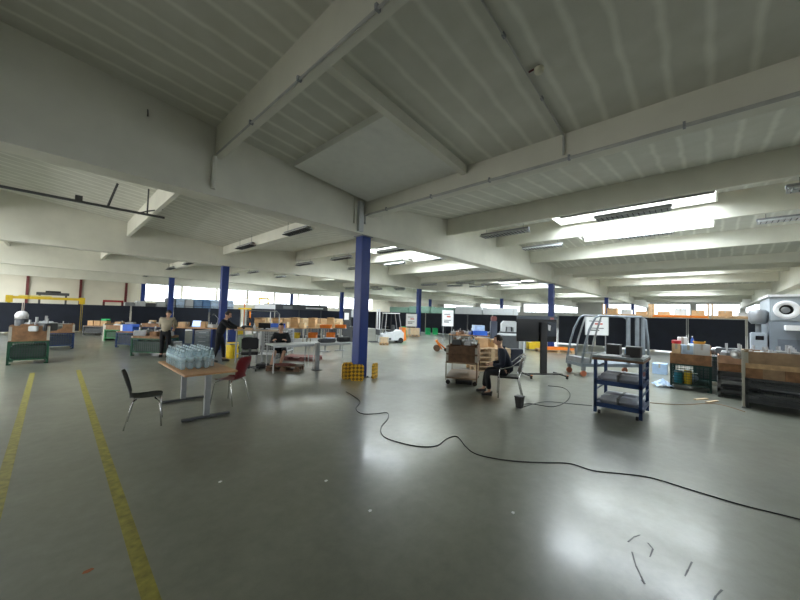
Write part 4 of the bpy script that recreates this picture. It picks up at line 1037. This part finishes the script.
# goods further behind
gb_ = G(452, 353); GB = back(gb_, .5, .72)[:2]
t = thing('goods_table', 'long dark table of machine parts behind the rusty cart', 'table', (*GB, 0), yr)
MB().box(-.75, 1.42, -.45, .45, .80, .84).build('top', BROWN, t)
for x in (-.7, .4, 1.37):
    for y in (-.4, .4): MB().box(x - .03, x + .03, y - .03, y + .03, 0, .80).build('leg', DGREY, t)
MB().box(-.7, 1.37, -.4, .4, .3, .33).build('lower_shelf', DGREY, t)
for q, (u, v, m, l, s_) in enumerate([(-.6, -.1, GREYM, 'grey', .9), (-.25, .1, DWOOD, 'rusty', 1.1), (.1, -.12, STEEL, 'bright steel', .9), (.3, .15, DGREY, 'dark grey', 1.2), (1.3, .2, LGREY, 'light grey', 1.0), (-.4, -.28, BROWN, 'brown', .8), (1.25, -.2, BLK, 'black', 1.1)]):
    gearbox('%s machine part on the long dark table behind the rusty cart' % l, onbench(GB, yr, u, v, .84), yr + .4 * q, m, s_)
bin_('bright blue bin on the long dark table behind the rusty cart', onbench(GB, yr, .62, -.25, .84), yr, PBLUE, .6, .3, .2)
carton('pale blue wrapped box on the long dark table behind the rusty cart', onbench(GB, yr, .62, .12, .84), yr + .1, .5, .4, .46, FOIL)
for q, u in enumerate((-.4, .1, .6, 1.1)): carton('%s box on the shelf under the long dark table' % ['brown', 'rust brown', 'tan', 'grey'][q], onbench(GB, yr, u, 0, .33), yr, .4, .5, .34, [BROWN, DWOOD, CARD, GREYM][q])
ob = G(442, 351.5)
t = thing('orange_trolley', 'orange hand trolley with dark wheels at the end of the rusty cart', 'trolley', (ob.x, ob.y + .1, 0), yr)
MB().poly([(.0, -.08, .12), (.10, -.08, .08), (-.16, -.08, .56), (-.26, -.08, .50)], (0, .16, 0)).build('fender', OR, t); MB().tube([(-.2, 0, .5), (.25, 0, .12)], .03).build('frame_bar', OR, t)
for s in (-.12, .12): MB().lathe([(.15, -.03), (.15, .03)], (-.18, s, .15), 16, 'y').build('wheel', DWOOD, t)
MB().lathe([(.08, -.03), (.08, .03)], (.25, 0, .08), 12, 'y').build('small_wheel', RUB, t)
# pale machine behind the person in black and a person-high post
mg = G(505, 352); t = thing('pale_machine', 'pale grey round topped machine between the dark fence and the black display', 'machine', back(mg, 1.4, .65), yr)
MB().box(-.45, .45, -.35, .35, 0, .95, bev=.03).build('cabinet', DGREY, t)
MB().poly([(-.42, -.1, .95), (-.42, -.1, 1.38), (-.3, -.1, 1.52), (.3, -.1, 1.52), (.42, -.1, 1.38), (.42, -.1, .95), (.22, -.1, .95), (.2, -.1, 1.2), (-.2, -.1, 1.2), (-.22, -.1, .95)], (0, .25, 0)).build('arch', LGREY, t)
MB().box(-.1, .1, .0, .1, .95, 1.2).build('work_head', STEEL, t)
t = thing('tool_post', 'dark tool post with a red cap behind the seated person in black', 'post', tuple(G(493, 357)), yr); MB().box(-.13, .13, -.13, .13, .03, 1.55, bev=.02).build('shaft', mat('slate2', (.06, .07, .10), .5), t); MB().box(-.2, .2, -.2, .2, 0, .03).build('foot', DGREY, t); MB().box(-.11, .11, -.11, .11, 1.55, 1.75, bev=.03).build('cap', mat('dull_red', (.20, .07, .06), .5), t)
# ---- seated person in black and chair
p4 = G(508, 396); r4 = yr + PI - .25
p4l = person('seated person dressed in black facing the wooden boxes on the rusty cart', p4, r4,
    seated(dict(elL=(.14, .25, .70), wrL=(.36, .14, .68), elR=(.16, -.25, .70), wrR=(.36, -.12, .68)),
           dict(knL=(.46, .13, .50), knR=(.46, -.13, .52), anL=(.40, .14, .085), anR=(.52, -.15, .085), toL=(.55, .16, .035), toR=(.67, -.16, .035)), .14, (1, 0, -.2), .46), NAVY, DCLOTH)
t = thing('tube_chair', 'chrome tube chair with black seat under the person in black', 'chair', p4, r4)
MB().box(-.20, .24, -.22, .22, .42, .455, bev=.012).build('seat', BLK, t); MB().poly([(-.24, -.2, .52), (-.22, -.2, .52), (-.30, -.2, .86), (-.32, -.2, .86)], (0, .40, 0)).build('backrest', BLK, t)
for s in (-1, 1):
    MB().tube([(.22, s * .24, 0), (.20, s * .24, .42), (.20, s * .25, .62), (-.05, s * .26, .68), (-.30, s * .25, .90)], .014).build('front_leg', CHROME, t, True)
    MB().tube([(-.30, s * .24, 0), (-.20, s * .24, .42), (-.33, s * .22, .93)], .014).build('rear_leg', CHROME, t, True)
MB().tube([(.21, -.24, .40), (.21, .24, .40)], .012).tube([(-.2, -.24, .41), (-.2, .24, .41)], .012).tube([(-.33, -.22, .92), (-.33, .22, .92)], .014).build('cross_tubes', CHROME, t)
bn = G(523.5, 408.5); t = thing('waste_bin', 'small black waste bin on the floor beside the chrome tube chair', 'bin', (bn.x, bn.y + .08, 0), yr)
q = MB(); q.lathe([(.07, 0), (.10, .22), (.095, .22), (.068, .01)], seg=4); q.build('tub', BLK, t); MB().lathe([(.104, .205), (.108, .225), (.1, .228)], seg=4).build('rim', DGREY, t)
# ---- display on a rolling stand
tv = G(543.5, 377); rt = yr + .1
t = thing('display_stand', 'large black display on a tall rolling stand beside the seated person in black', 'display', (tv.x, tv.y, 0), rt)
MB().box(-.80, .44, .06, .13, 1.03, 1.80, bev=.01).build('display_panel', BLK_G, t)
MB().box(-.80, .44, .045, .06, 1.70, 1.79).build('top_strip', mat('slate3', (.10, .12, .15), .3), t); MB().box(.22, .33, .035, .045, 1.70, 1.76).build('red_marker', mat('pink_red', (.55, .2, .22), .5), t)
MB().box(-.10, .10, -.02, .045, .06, 1.62, bev=.01).build('upright', BLK, t)
MB().box(.10, .42, .048, .06, 1.2, 1.62).build('sheen_sheet', mat('slate4', (.035, .045, .06), .25), t); MB().poly([(.16, .04, 1.38), (.22, .04, 1.36), (.24, .04, 1.52), (.15, .04, 1.55)], (0, .01, 0)).build('white_reflection', PAPER, t)  # lighter sheet and white patch imitate reflections on the panel's right part
MB().box(-.60, .58, -.05, .05, .07, .11, bev=.01).build('base_bar', BLK, t)
for x in (-.55, .53):
    l = MB().box(x - .03, x + .03, -.36, .36, .06, .10, bev=.01).build('foot_bar', BLK, t)
    for y in (-.32, .32): MB().lathe([(.035, -.02), (.035, .02)], (x, y, .036), 12, 'x').build('caster', BLK, l)
    MB().box(x - .02, x + .02, -.37, -.33, .10, .115).build('orange_brake', OR, l)
t = thing('grey_bench', 'pale low bench seen under the black display', 'bench', tuple(G(531, 356) + Vector((.5, .9, 0))), yr)
MB().box(-.9, .3, -.3, .3, .85, .92).build('top', LGREY, t)
for x in (-.85, .25): MB().box(x - .03, x + .03, -.28, .28, 0, .85).build('leg', LGREY, t)
t = thing('dark_case', 'dark blue flight case standing behind the chrome tube chair', 'case', tuple(G(521, 368) + Vector((.2, .3, 0))), yr); MB().box(-.22, .22, -.2, .2, .04, .62, bev=.02).build('body', mat('midnight', (.01, .012, .025), .5), t)
for x in (-.18, .18):
    for y in (-.15, .15): MB().lathe([(.02, -.015), (.02, .015)], (x, y, .021), 8, 'y').build('caster', RUB, t)
# orange and yellow things on a flat pallet by the fence
yp = G(560, 354)
pallet('flat_pallet', 'wooden pallet with orange frame parts on the floor behind the display', (yp.x + .7, yp.y + .5, 0), yr, WOOD, L_=1.6, W_=1.0)
t = thing('welded_chassis', 'flat orange frame lying on the wooden pallet behind the display', 'frame', (yp.x + .7, yp.y + .5, .147), yr)
for v in (-.3, .3): MB().box(-.6, .85, v - .06, v + .06, 0, .10).build('rail', OR, t)
for u in (-.5, .7): MB().box(u - .06, u + .06, -.24, .24, 0, .08).build('cross_member', YEL, t)
t = thing('yellow_block', 'yellow machine guard standing on the floor behind the pallet with the orange frame', 'guard', (yp.x + .9, yp.y + 1.6, 0), yr); MB().poly([(-.35, -.2, 0), (.35, -.2, 0), (.35, -.2, .75), (.05, -.2, .75), (-.1, -.2, .4), (-.35, -.2, .4)], (0, .4, 0)).build('cover', YEL, t); MB().box(-.4, .4, -.24, .24, .0, .05).build('foot', GREYM, t)
# ---- tubular frame trolley
cb_ = G(583, 376); ce = G(646, 372); rk = yr + .1
K = (cb_.x + .22, cb_.y + .24)
t = thing('frame_trolley', 'big grey tubular frame trolley with sloping posts behind the blue shelf trolley', 'trolley', (*K, 0), rk)
MB().box(-.15, 2.1, -.45, .35, .30, .40, bev=.01).build('deck', mat('blue_grey', (.22, .25, .28), .45, metal=.3), t)
for v in (-.42, .32):
    MB().tube([(-.12, v, .40), (-.02, v, .95), (.12, v, 1.42), (.32, v, 1.80), (.45, v, 1.86), (1.85, v, 1.86), (2.0, v, 1.78), (2.08, v, 1.1), (2.08, v, .40)], .035).build('tube_hoop', mat('blue_grey', (.22, .25, .28), .45, metal=.3), t, True)
    MB().tube([(.16, v, .40), (.26, v, 1.05), (.40, v, 1.5), (.52, v, 1.84)], .028).build('sloping_post', GREYM, t, True)
for u in (1.42, 1.72, 1.92): MB().box(u - .05, u + .05, -.44, -.38, .4, 1.84).build('upright', mat('blue_grey', (.22, .25, .28), .45, metal=.3), t)
for u in (.45, 1.15, 1.85): MB().tube([(u, -.42, 1.86), (u, .32, 1.86)], .028).build('roof_bar', GREYM, t)
MB().box(-.13, .14, -.42, .32, .40, .56).build('tool_tray', GREYM, t); MB().box(-.12, .40, -.43, -.40, .7, .74).build('side_rail', GREYM, t)
for u in (-.05, 1.9):
    for v in (-.4, .3):
        w2 = MB().lathe([(.09, -.025), (.09, .025)], (u, v, .09), 14, 'y').build('wheel', mat('orange_wheel', (.50, .16, .08), .5), t); MB().box(u - .05, u + .05, v - .04, v + .04, .18, .30).build('fork', GREYM, w2)
sb_ = G(598, 354); sign_board('white sign board seen through the tubular frame trolley', (sb_.x + .2, sb_.y + .1, 0), yr, 1.15, .95, .95)
# ---- blue shelf trolley
A_, B_, D_ = G(592, 414), G(640, 422), G(650, 412)
TX, TY = (7.0 + 7.97) / 2, (1.56 + .82) / 2; sx_, sy_ = .46, .37
t = thing('shelf_trolley', 'dark blue steel shelf trolley with three levels in the open floor area', 'trolley', (TX, TY, 0))
for u in (-1, 1):
    for v in (-1, 1): MB().box(u * sx_ - .06 * (u > 0), u * sx_ + .06 * (u < 0), v * sy_ - .05 * (v > 0), v * sy_ + .05 * (v < 0), .03, 1.04).build('post', DBLUE, t)
for u in (-1, 1):
    for v in (-1, 1): MB().lathe([(.035, -.02), (.035, .02)], (u * (sx_ - .07), v * (sy_ - .08), .036), 10, 'y').build('caster', RUB, t)
for z in (.17, .58):
    s_ = MB().box(-sx_ + .01, sx_ - .01, -sy_ + .01, sy_ - .01, z, z + .02).build('shelf', DBLUE, t)
    r = MB()
    for u in (-1, 1): r.box(u * sx_ - .02 * (u > 0), u * sx_ + .02 * (u < 0), -sy_, sy_, z - .03, z + .05)
    for v in (-1, 1): r.box(-sx_, sx_, v * sy_ - .02 * (v > 0), v * sy_ + .02 * (v < 0), z - .03, z + .05)
    r.build('shelf_rim', DBLUE, s_)
for z in (.42, .84):
    for v in (-1, 1): MB().box(-sx_, sx_, v * sy_ - .02 * (v > 0), v * sy_ + .02 * (v < 0), z, z + .03).build('side_rail', DBLUE, t)
for v in (-1, 1):
    p = MB(); n = 12
    for k in range(1, n): u = -sx_ + 2 * sx_ * k / n; p.box(u - .003, u + .003, v * (sy_ - .01) - .002, v * (sy_ - .01) + .002, .6, .84)
    if v < 0: p.build('wire_side', DBLUE, t)
MB().box(-sx_ - .02, sx_ + .02, -sy_ - .02, sy_ + .02, 1.04, 1.08, bev=.004).build('worktop', mat('worn_top', (.16, .19, .20), .35, var=.3), t)
MB().box(-sx_ - .021, sx_ + .021, -sy_ - .021, sy_ + .021, 1.0, 1.04).build('wood_edge', DWOOD, t)
for z, w_ in ((.192, 'lowest'), (.602, 'middle')):
    for q in range(2):
        s = thing('foam_pack', 'soft grey foam pack lying on the %s level of the blue shelf trolley, %s' % (w_, ['front one', 'rear one'][q]), 'foam pack', (TX - .19 + .38 * q, TY, z))
        MB().box(-.18, .18, -.33, .33, .0, .13, bev=.05).build('roll', mat('foam', (.38, .41, .47), .45, var=.15), s, True); MB().box(-.185, .185, -.02, .02, -.0, .134).build('tie_strap', DGREY, s)
def blackbox(label, loc, a, b_, h):
    t = thing('black_box', label, 'box', loc, 0); MB().box(-a / 2, a / 2, -b_ / 2, b_ / 2, 0, h, bev=.006).build('body', BLK, t); MB().box(-a / 2 - .006, a / 2 + .006, -b_ / 2 - .006, b_ / 2 + .006, h, h + .02).build('lid', DGREY, t); return t
blackbox('black box on the blue shelf trolley, the one nearer the sign board', (7.62, 1.34, 1.08), .26, .22, .17)
blackbox('black box on the blue shelf trolley nearer the crates', (7.35, .98, 1.08), .22, .22, .17)
t = thing('blue_gauge', 'little pale blue device between the two black boxes', 'device', (7.55, 1.10, 1.08), yr); MB().box(-.05, .05, -.03, .03, .03, .12, bev=.006).build('body', mat('sky_blue', (.35, .55, .8), .4), t); MB().box(-.05, .05, -.05, .05, 0, .03).build('base', GREYM, t)
t = thing('paper_stack', 'loose papers on the near corner of the blue shelf trolley', 'papers', (7.17, 1.32, 1.08), .3)
for k in range(4): MB().box(-.105, .105, -.148, .148, .003 * k, .003 * k + .002, rot=.15 * k).build('sheet', PAPER if k else mat('pinkish', (.7, .5, .45), .7), t)
t = thing('small_tools', 'small grey clamp lying on the blue shelf trolley', 'tool', (7.25, 1.05, 1.08), .5); MB().box(-.02, .02, -.1, .1, 0, .03).build('jaw', GREYM, t); MB().tube([(0, -.1, .015), (0, -.19, .015)], .012).build('handle', BLK, t)
# ---- dark green crate with blue goods
ce_ = (11.82, .32)
mesh_crate('dark green steel mesh crate heaped with blue and white goods', (*ce_, 0), 0, 1.2, .8, .66, mat('bottle_green', (.008, .04, .035), .45), fill=False)
t = thing('wrapped_bundle', 'pale blue film bundle inside the dark green crate', 'bundle', (ce_[0] - .2, ce_[1] + .1, .152), .3)
MB().sph((0, 0, .13), .22, 14, (1, 1.2, .55)).build('film', FOIL, t, True); MB().box(-.02, .02, -.24, .24, .24, .255).build('strap', WHITE, t)
drum('teal tub inside the dark green crate', (ce_[0] - .46, ce_[1] + .24, .152), .09, .32, mat('teal', (.02, .25, .35), .4))
drum('yellow tub inside the dark green crate', (ce_[0] - .48, ce_[1] + .05, .152), .08, .34, YEL)
MBx = collar('brown wooden box top on the dark green crate of blue goods', (*ce_, .66), 0, 1.2, .8, .26, BROWN)
MBx.location.z = .66
zt = .66 + .156 + .016
for q, (u, v, a, b_, h, m, l, nm) in enumerate([(-.15, .45, .3, .22, .33, mat('pale_card', (.66, .48, .28), .8), 'tan', 'box'), (.2, .28, .28, .25, .50, PAPER, 'tall white', 'box'), (-.22, .1, .35, .3, .32, FOIL, 'pale blue wrapped', 'box'), (-.18, -.28, .4, .4, .36, LGREY, 'light grey', 'box'), (.15, -.05, .3, .25, .34, WHITE, 'white', 'box'), (.2, -.42, .25, .25, .32, CARD, 'brown', 'box')]):
    carton('%s box on top of the dark green crate' % l, (ce_[0] - .2 + u, ce_[1] + v * .62, zt), .1 * q, a * .8, b_ * .8, h, m)
drum('small red tub on the tan box at the end of the dark green crate', (ce_[0] - .35, ce_[1] + .28, zt + .332), .10, .09, mat('signal_red', (.6, .02, .03), .4))
t = thing('blue_bottle', 'blue spray bottle standing on the heap of the dark green crate', 'bottle', (ce_[0] - .05, ce_[1] - .03, zt + .345)); MB().lathe([(.035, 0), (.035, .1), (.012, .15), (.012, .18)], seg=12).build('body', PBLUE, t, True); MB().box(-.05, .02, -.012, .012, .17, .2).build('nozzle', WHITE, t)
bin_('bright yellow shallow tray on the dark green crate heap', (ce_[0] - .38, ce_[1] - .17, zt + .365), 0, mat('amber', (.7, .35, .04), .5), .25, .2, .06)
lb_ = G(663, 375); carton('pale blue box on the floor between the blue shelf trolley and the dark green crate', (lb_.x + .3, lb_.y + .1, 0), 0, .42, .38, .34, mat('pale_blue', (.38, .52, .72), .5))
sb2 = G(667, 388); t = thing('plastic_sheet', 'crumpled clear plastic sheet on the floor at the foot of the dark green crate', 'sheet', (sb2.x + .15, sb2.y + .1, 0), .4)
b = bmesh.new(); bmesh.ops.create_grid(b, x_segments=12, y_segments=12, size=.2)
for v in b.verts: v.co.z = .02 + .16 * max(0, 1 - v.co.length / .24) + random.uniform(0, .05); 
bmesh.ops.solidify(b, geom=b.faces[:], thickness=.004); q = MB(); q.b.free(); q.b = b; q.build('film', FOIL, t)
dc = mesh_crate('dark steel crate just behind the dark green one', (13.1, -.3, 0), PI / 2, 1.2, .8, .8, mat('bottle_green', (.008, .04, .035), .45))
heap('the crate behind the dark green one', (13.1, -.3, .69), .9, .6, 4, 0, [LGREY, BROWN, DGREY])
# wooden lath on the floor
for q, (px, py, a) in enumerate([(701, 399.5, .0), (712, 402, .1)]):
    g_ = G(px, py); t = thing('wooden_lath', 'pale wooden lath on the floor before the dark green crate, %s' % ['nearer the crate corner', 'nearer the mixed metal stack'][q], 'lath', (g_.x, g_.y, 0), yr + .3 + a)
    MB().box(-.2, .2, -.03, .03, 0, .022).build('strip', mat('ply', (.62, .47, .30), .6), t); MB().lathe([(.004, .022), (.007, .026)], (.15, 0, 0), 8).build('nail', STEEL, t)
# ---- stacks of pallets/crates at the right
S2 = (11.35, -.545)
for k in range(3): mesh_crate('flat grey steel tray in the stack under the loose metal parts, %s' % ['lowest', 'middle', 'top'][k], (S2[0], S2[1], .205 * k), 0, .86, .74, .2, [DGREY, GREYM, DGREY][k])
for k in range(2): collar('brown wooden box in the stack under the loose metal parts, %s' % ['lower', 'upper'][k], (S2[0], S2[1], .62 + .185 * k), 0, .84, .72, .18, [BROWN, mat('rosy_wood', (.46, .28, .19), .65, var=.2)][k])
for q in range(12):
    u, v = -.28 + .18 * (q % 4), -.24 + .22 * (q // 4)
    gearbox('loose %s metal part on the wooden box stack, spot %s' % (['grey', 'pale', 'dark', 'steel'][q % 4], ['at its front edge', 'along its middle', 'along its back'][q // 4]), (S2[0] + u, S2[1] + v, .805 + .108 + .016), .7 * q, [GREYM, LGREY, DGREY, STEEL][q % 4], [.95, 1.25, .8][(q * 7) % 3])
S4 = (12.9, -1.35)
mesh_crate('grey crate standing behind the loose metal parts stack', (*S4, 0), 0, 1.2, .9, .95, GREYM)
heap('the grey crate beyond the metal stack', (*S4, .84), .9, .7, 8, 0, [LGREY, GREYM, DGREY, STEEL], s=1.3)
S3 = (10.42, -1.32)
for k in range(2):
    mesh_crate('dark steel frame crate under the large brown box, %s' % ['lower', 'upper'][k], (S3[0], S3[1], .31 * k), PI / 2, 1.5, .82, .30, DGREY)
collar('large brown wooden box with a slot at the right picture edge', (S3[0], S3[1], .625), PI / 2, 1.5, .82, .55, mat('box_board', (.30, .20, .12), .65, var=.2))
t = thing('wood_pallet', 'brown pallet board standing against the front of the large box', 'pallet', (S3[0] - .43, S3[1], .63), PI / 2)
MB().box(-.6, .74, -.0, .022, .20, .30).build('plank', WOOD, t); MB().box(-.6, -.3, .0, .022, 0.0, .2).build('block', BROWN, t); MB().box(-.1, .2, .0, .022, 0.0, .2).build('block', BROWN, t); MB().box(.5, .74, .0, .022, 0.0, .2).build('block', BROWN, t)
t = thing('white_corner_post', 'pale corner post at the edge of the large brown box', 'post', (S3[0] - .46, S3[1] + .775, 0)); MB().box(-.025, .025, -.02, .02, .03, 1.2).build('shaft', PALE, t); MB().box(-.035, .035, -.03, .03, 0, .03).build('foot', GREYM, t)
heap('the large brown slotted box', (S3[0] + .05, S3[1] + .1, .625 + .33 + .016), .5, 1.0, 6, 0, [GREYM, LGREY, DGREY, STEEL], s=1.3)
S5 = (11.9, -2.35)
pallet('wood_pallet', 'pallet under the taller brown box behind the large one', (*S5, 0), PI / 2, WOOD)
mesh_crate('dark crate under the taller brown box', (S5[0], S5[1], .146), PI / 2, 1.2, .8, .66, DGREY)
collar('taller brown wooden box between the large box and the grey machine', (*S5, .81), PI / 2, 1.2, .8, .46, mat('rosy_wood', (.46, .28, .19), .65, var=.2))
carton('pale yellow carton on the corner of the boxes in front of the grey machine', (S5[0] - .1, S5[1] + .40, .81 + .276 + .016), 0, .3, .2, .24, mat('straw', (.55, .58, .35), .6))
# ---- grey machine
mA = G(769, 372); 
MX, MY = 14.6, -.81
t = thing('grey_machine', 'big grey machine with a round white ringed port at the right picture edge', 'machine', (MX, MY - 1.7, 0))
GM = mat('machine_grey', (.20, .23, .26), .5, var=.05)
MB().box(-.9, 1.4, -1.6, 1.25, 0, 1.85, bev=.02).build('lower_housing', GM, t); MB().box(-.88, 1.38, -1.58, 1.23, 1.85, 2.52, bev=.03).build('upper_housing', mat('machine_light', (.38, .42, .45), .5, var=.05), t)
MB().box(-.92, 1.42, -1.62, 1.27, 2.52, 2.58).build('roof_plate', WHITE, t)
pr = MB().lathe([(.24, 0), (.25, -.05), (.23, -.08), (.15, -.08), (.13, -.03), (.13, 0)], (-.88, .93, 2.16), 28, 'x').build('port_ring', WHITE, t, True)
MB().lathe([(.128, 0), (.128, -.035)], (-.88, .93, 2.16), 24, 'x').build('port_glass', BLK_G, pr); MB().lathe([(.09, -.036), (.05, -.06)], (-.88, .95, 2.15), 20, 'x').build('port_hub', GREYM, pr)
MB().box(-1.12, -.9, -1.0, .98, 1.60, 1.74, bev=.01).build('white_shelf', WHITE, t)
MB().box(-.915, -.9, -1.5, 1.1, .2, 1.35).build('door', mat('machine_door', (.13, .15, .18), .5), t)
t = thing('control_cabinet', 'pale grey control cabinet beside the big grey machine', 'cabinet', (14.0, -1.08, 0))
MB().box(-.25, .25, -.1, .12, .0, 1.0, bev=.02).build('pedestal', GREYM, t); MB().box(-.30, .25, -.15, .16, 1.0, 1.5, bev=.02).build('cabinet_body', mat('mid_grey', (.34, .38, .42), .5), t)
MB().tube([(0, .0, 1.5), (0, .0, 1.8)], .06).lathe([(.14, 0), (.20, .08), (.20, .36), (.14, .42)], (0, 0, 1.75), 18).build('filter_drum', GREYM, t, True); MB().box(-.305, -.30, -.08, .08, 1.3, 1.42).build('display', BLK_G, t)
# ---- cables on the floor
def cable(label, px, r, m, z=None):
    pts = [G(x, y) + Vector((0, 0, r)) for x, y in px]; o = pts[0].copy(); sm = []
    for i in range(len(pts) - 1):
        p0, p1_, p2_, p3_ = pts[max(0, i - 1)], pts[i], pts[i + 1], pts[min(len(pts) - 1, i + 2)]
        for k in range(6):
            u = k / 6; sm.append(.5 * ((2 * p1_) + (-p0 + p2_) * u + (2 * p0 - 5 * p1_ + 4 * p2_ - p3_) * u * u + (-p0 + 3 * p1_ - 3 * p2_ + p3_) * u ** 3) - o)
    sm.append(pts[-1] - o); q = MB().tube(sm, r, 8).build('cable', m, None, True); tag(q, label, 'cable', None, o); return q
cable('long black cable snaking over the open floor from the column guards to the right edge', [(346, 392), (353, 396), (360, 402), (356, 409), (362, 414), (376, 414), (387, 413), (388, 419), (381, 428), (384, 437), (400, 443), (420, 447), (437, 446), (447, 439), (457, 437), (465, 446), (475, 454), (495, 459), (520, 462), (545, 463), (570, 464), (593, 471), (620, 474), (650, 478), (690, 490), (740, 505), (800, 520), (840, 532)], .006, BLK)
cable('thin black cable looping on the floor beside the rolling display stand', [(517, 406), (530, 404), (552, 407), (566, 402), (570, 394), (563, 388), (548, 386)], .007, BLK)
cable('thin dark cable from the waste bin towards the blue shelf trolley', [(524, 407), (545, 402), (570, 404), (592, 406)], .006, DGREY)
cable('thin brown cable on the floor beyond the blue shelf trolley', [(650, 403), (680, 405), (715, 404), (745, 412)], .006, BROWN)
# litter on the floor
for q, (px, py, l) in enumerate([(220, 482, 'nearest the yellow line'), (326, 481, 'below the large column'), (370, 511, 'below the long cable'), (513, 513, 'in the middle of the bare floor')]):
    g_ = G(px, py); t = MB().poly([(-.018, -.01, 0), (.0, -.016, 0), (.02, -.004, 0), (.012, .014, 0), (-.01, .012, 0)], (0, 0, .004)).build('paper_scrap', PAPER); tag(t, 'tiny white paper scrap on the bare floor, %s' % l, 'litter', None, (g_.x, g_.y, .001))
g_ = G(88, 571); t = MB().poly([(-.03, -.01, 0), (.0, -.02, 0), (.03, -.006, 0), (.02, .014, 0), (-.02, .012, 0)], (0, 0, .002)).build('paint_splash', mat('rust_orange', (.35, .10, .03), .6)); tag(t, 'small rust orange paint splash near the foot of the yellow line', 'stain', None, (g_.x, g_.y, .001))
for q, (pp, l) in enumerate([([(628, 542), (634, 537), (640, 535)], 'short upper one'), ([(632, 552), (636, 566), (641, 576), (645, 584), (641, 580)], 'long curved one'), ([(648, 543), (653, 549), (650, 557)], 'hooked one'), ([(692, 562), (688, 570), (685, 576)], 'one nearer the right edge'), ([(722, 590), (716, 596), (712, 604)], 'last one at the picture foot')]):
    m_ = MB(); w3 = .006; P_ = [G(x, y) for x, y in pp]; o = P_[0].copy()
    for a, b_ in zip(P_, P_[1:]):
        dd = (b_ - a).normalized(); nn = Vector((-dd.y, dd.x, 0)) * w3; m_.poly([a + nn - o, a - nn - o, b_ - nn * .6 - o, b_ + nn * .6 - o], (0, 0, .001))
    t = m_.build('tyre_mark', mat('scuff', (.06, .062, .058), .4)); tag(t, 'dark scuff mark on the glossy floor, %s' % l, 'scuff mark', None, (o.x, o.y, .0008))
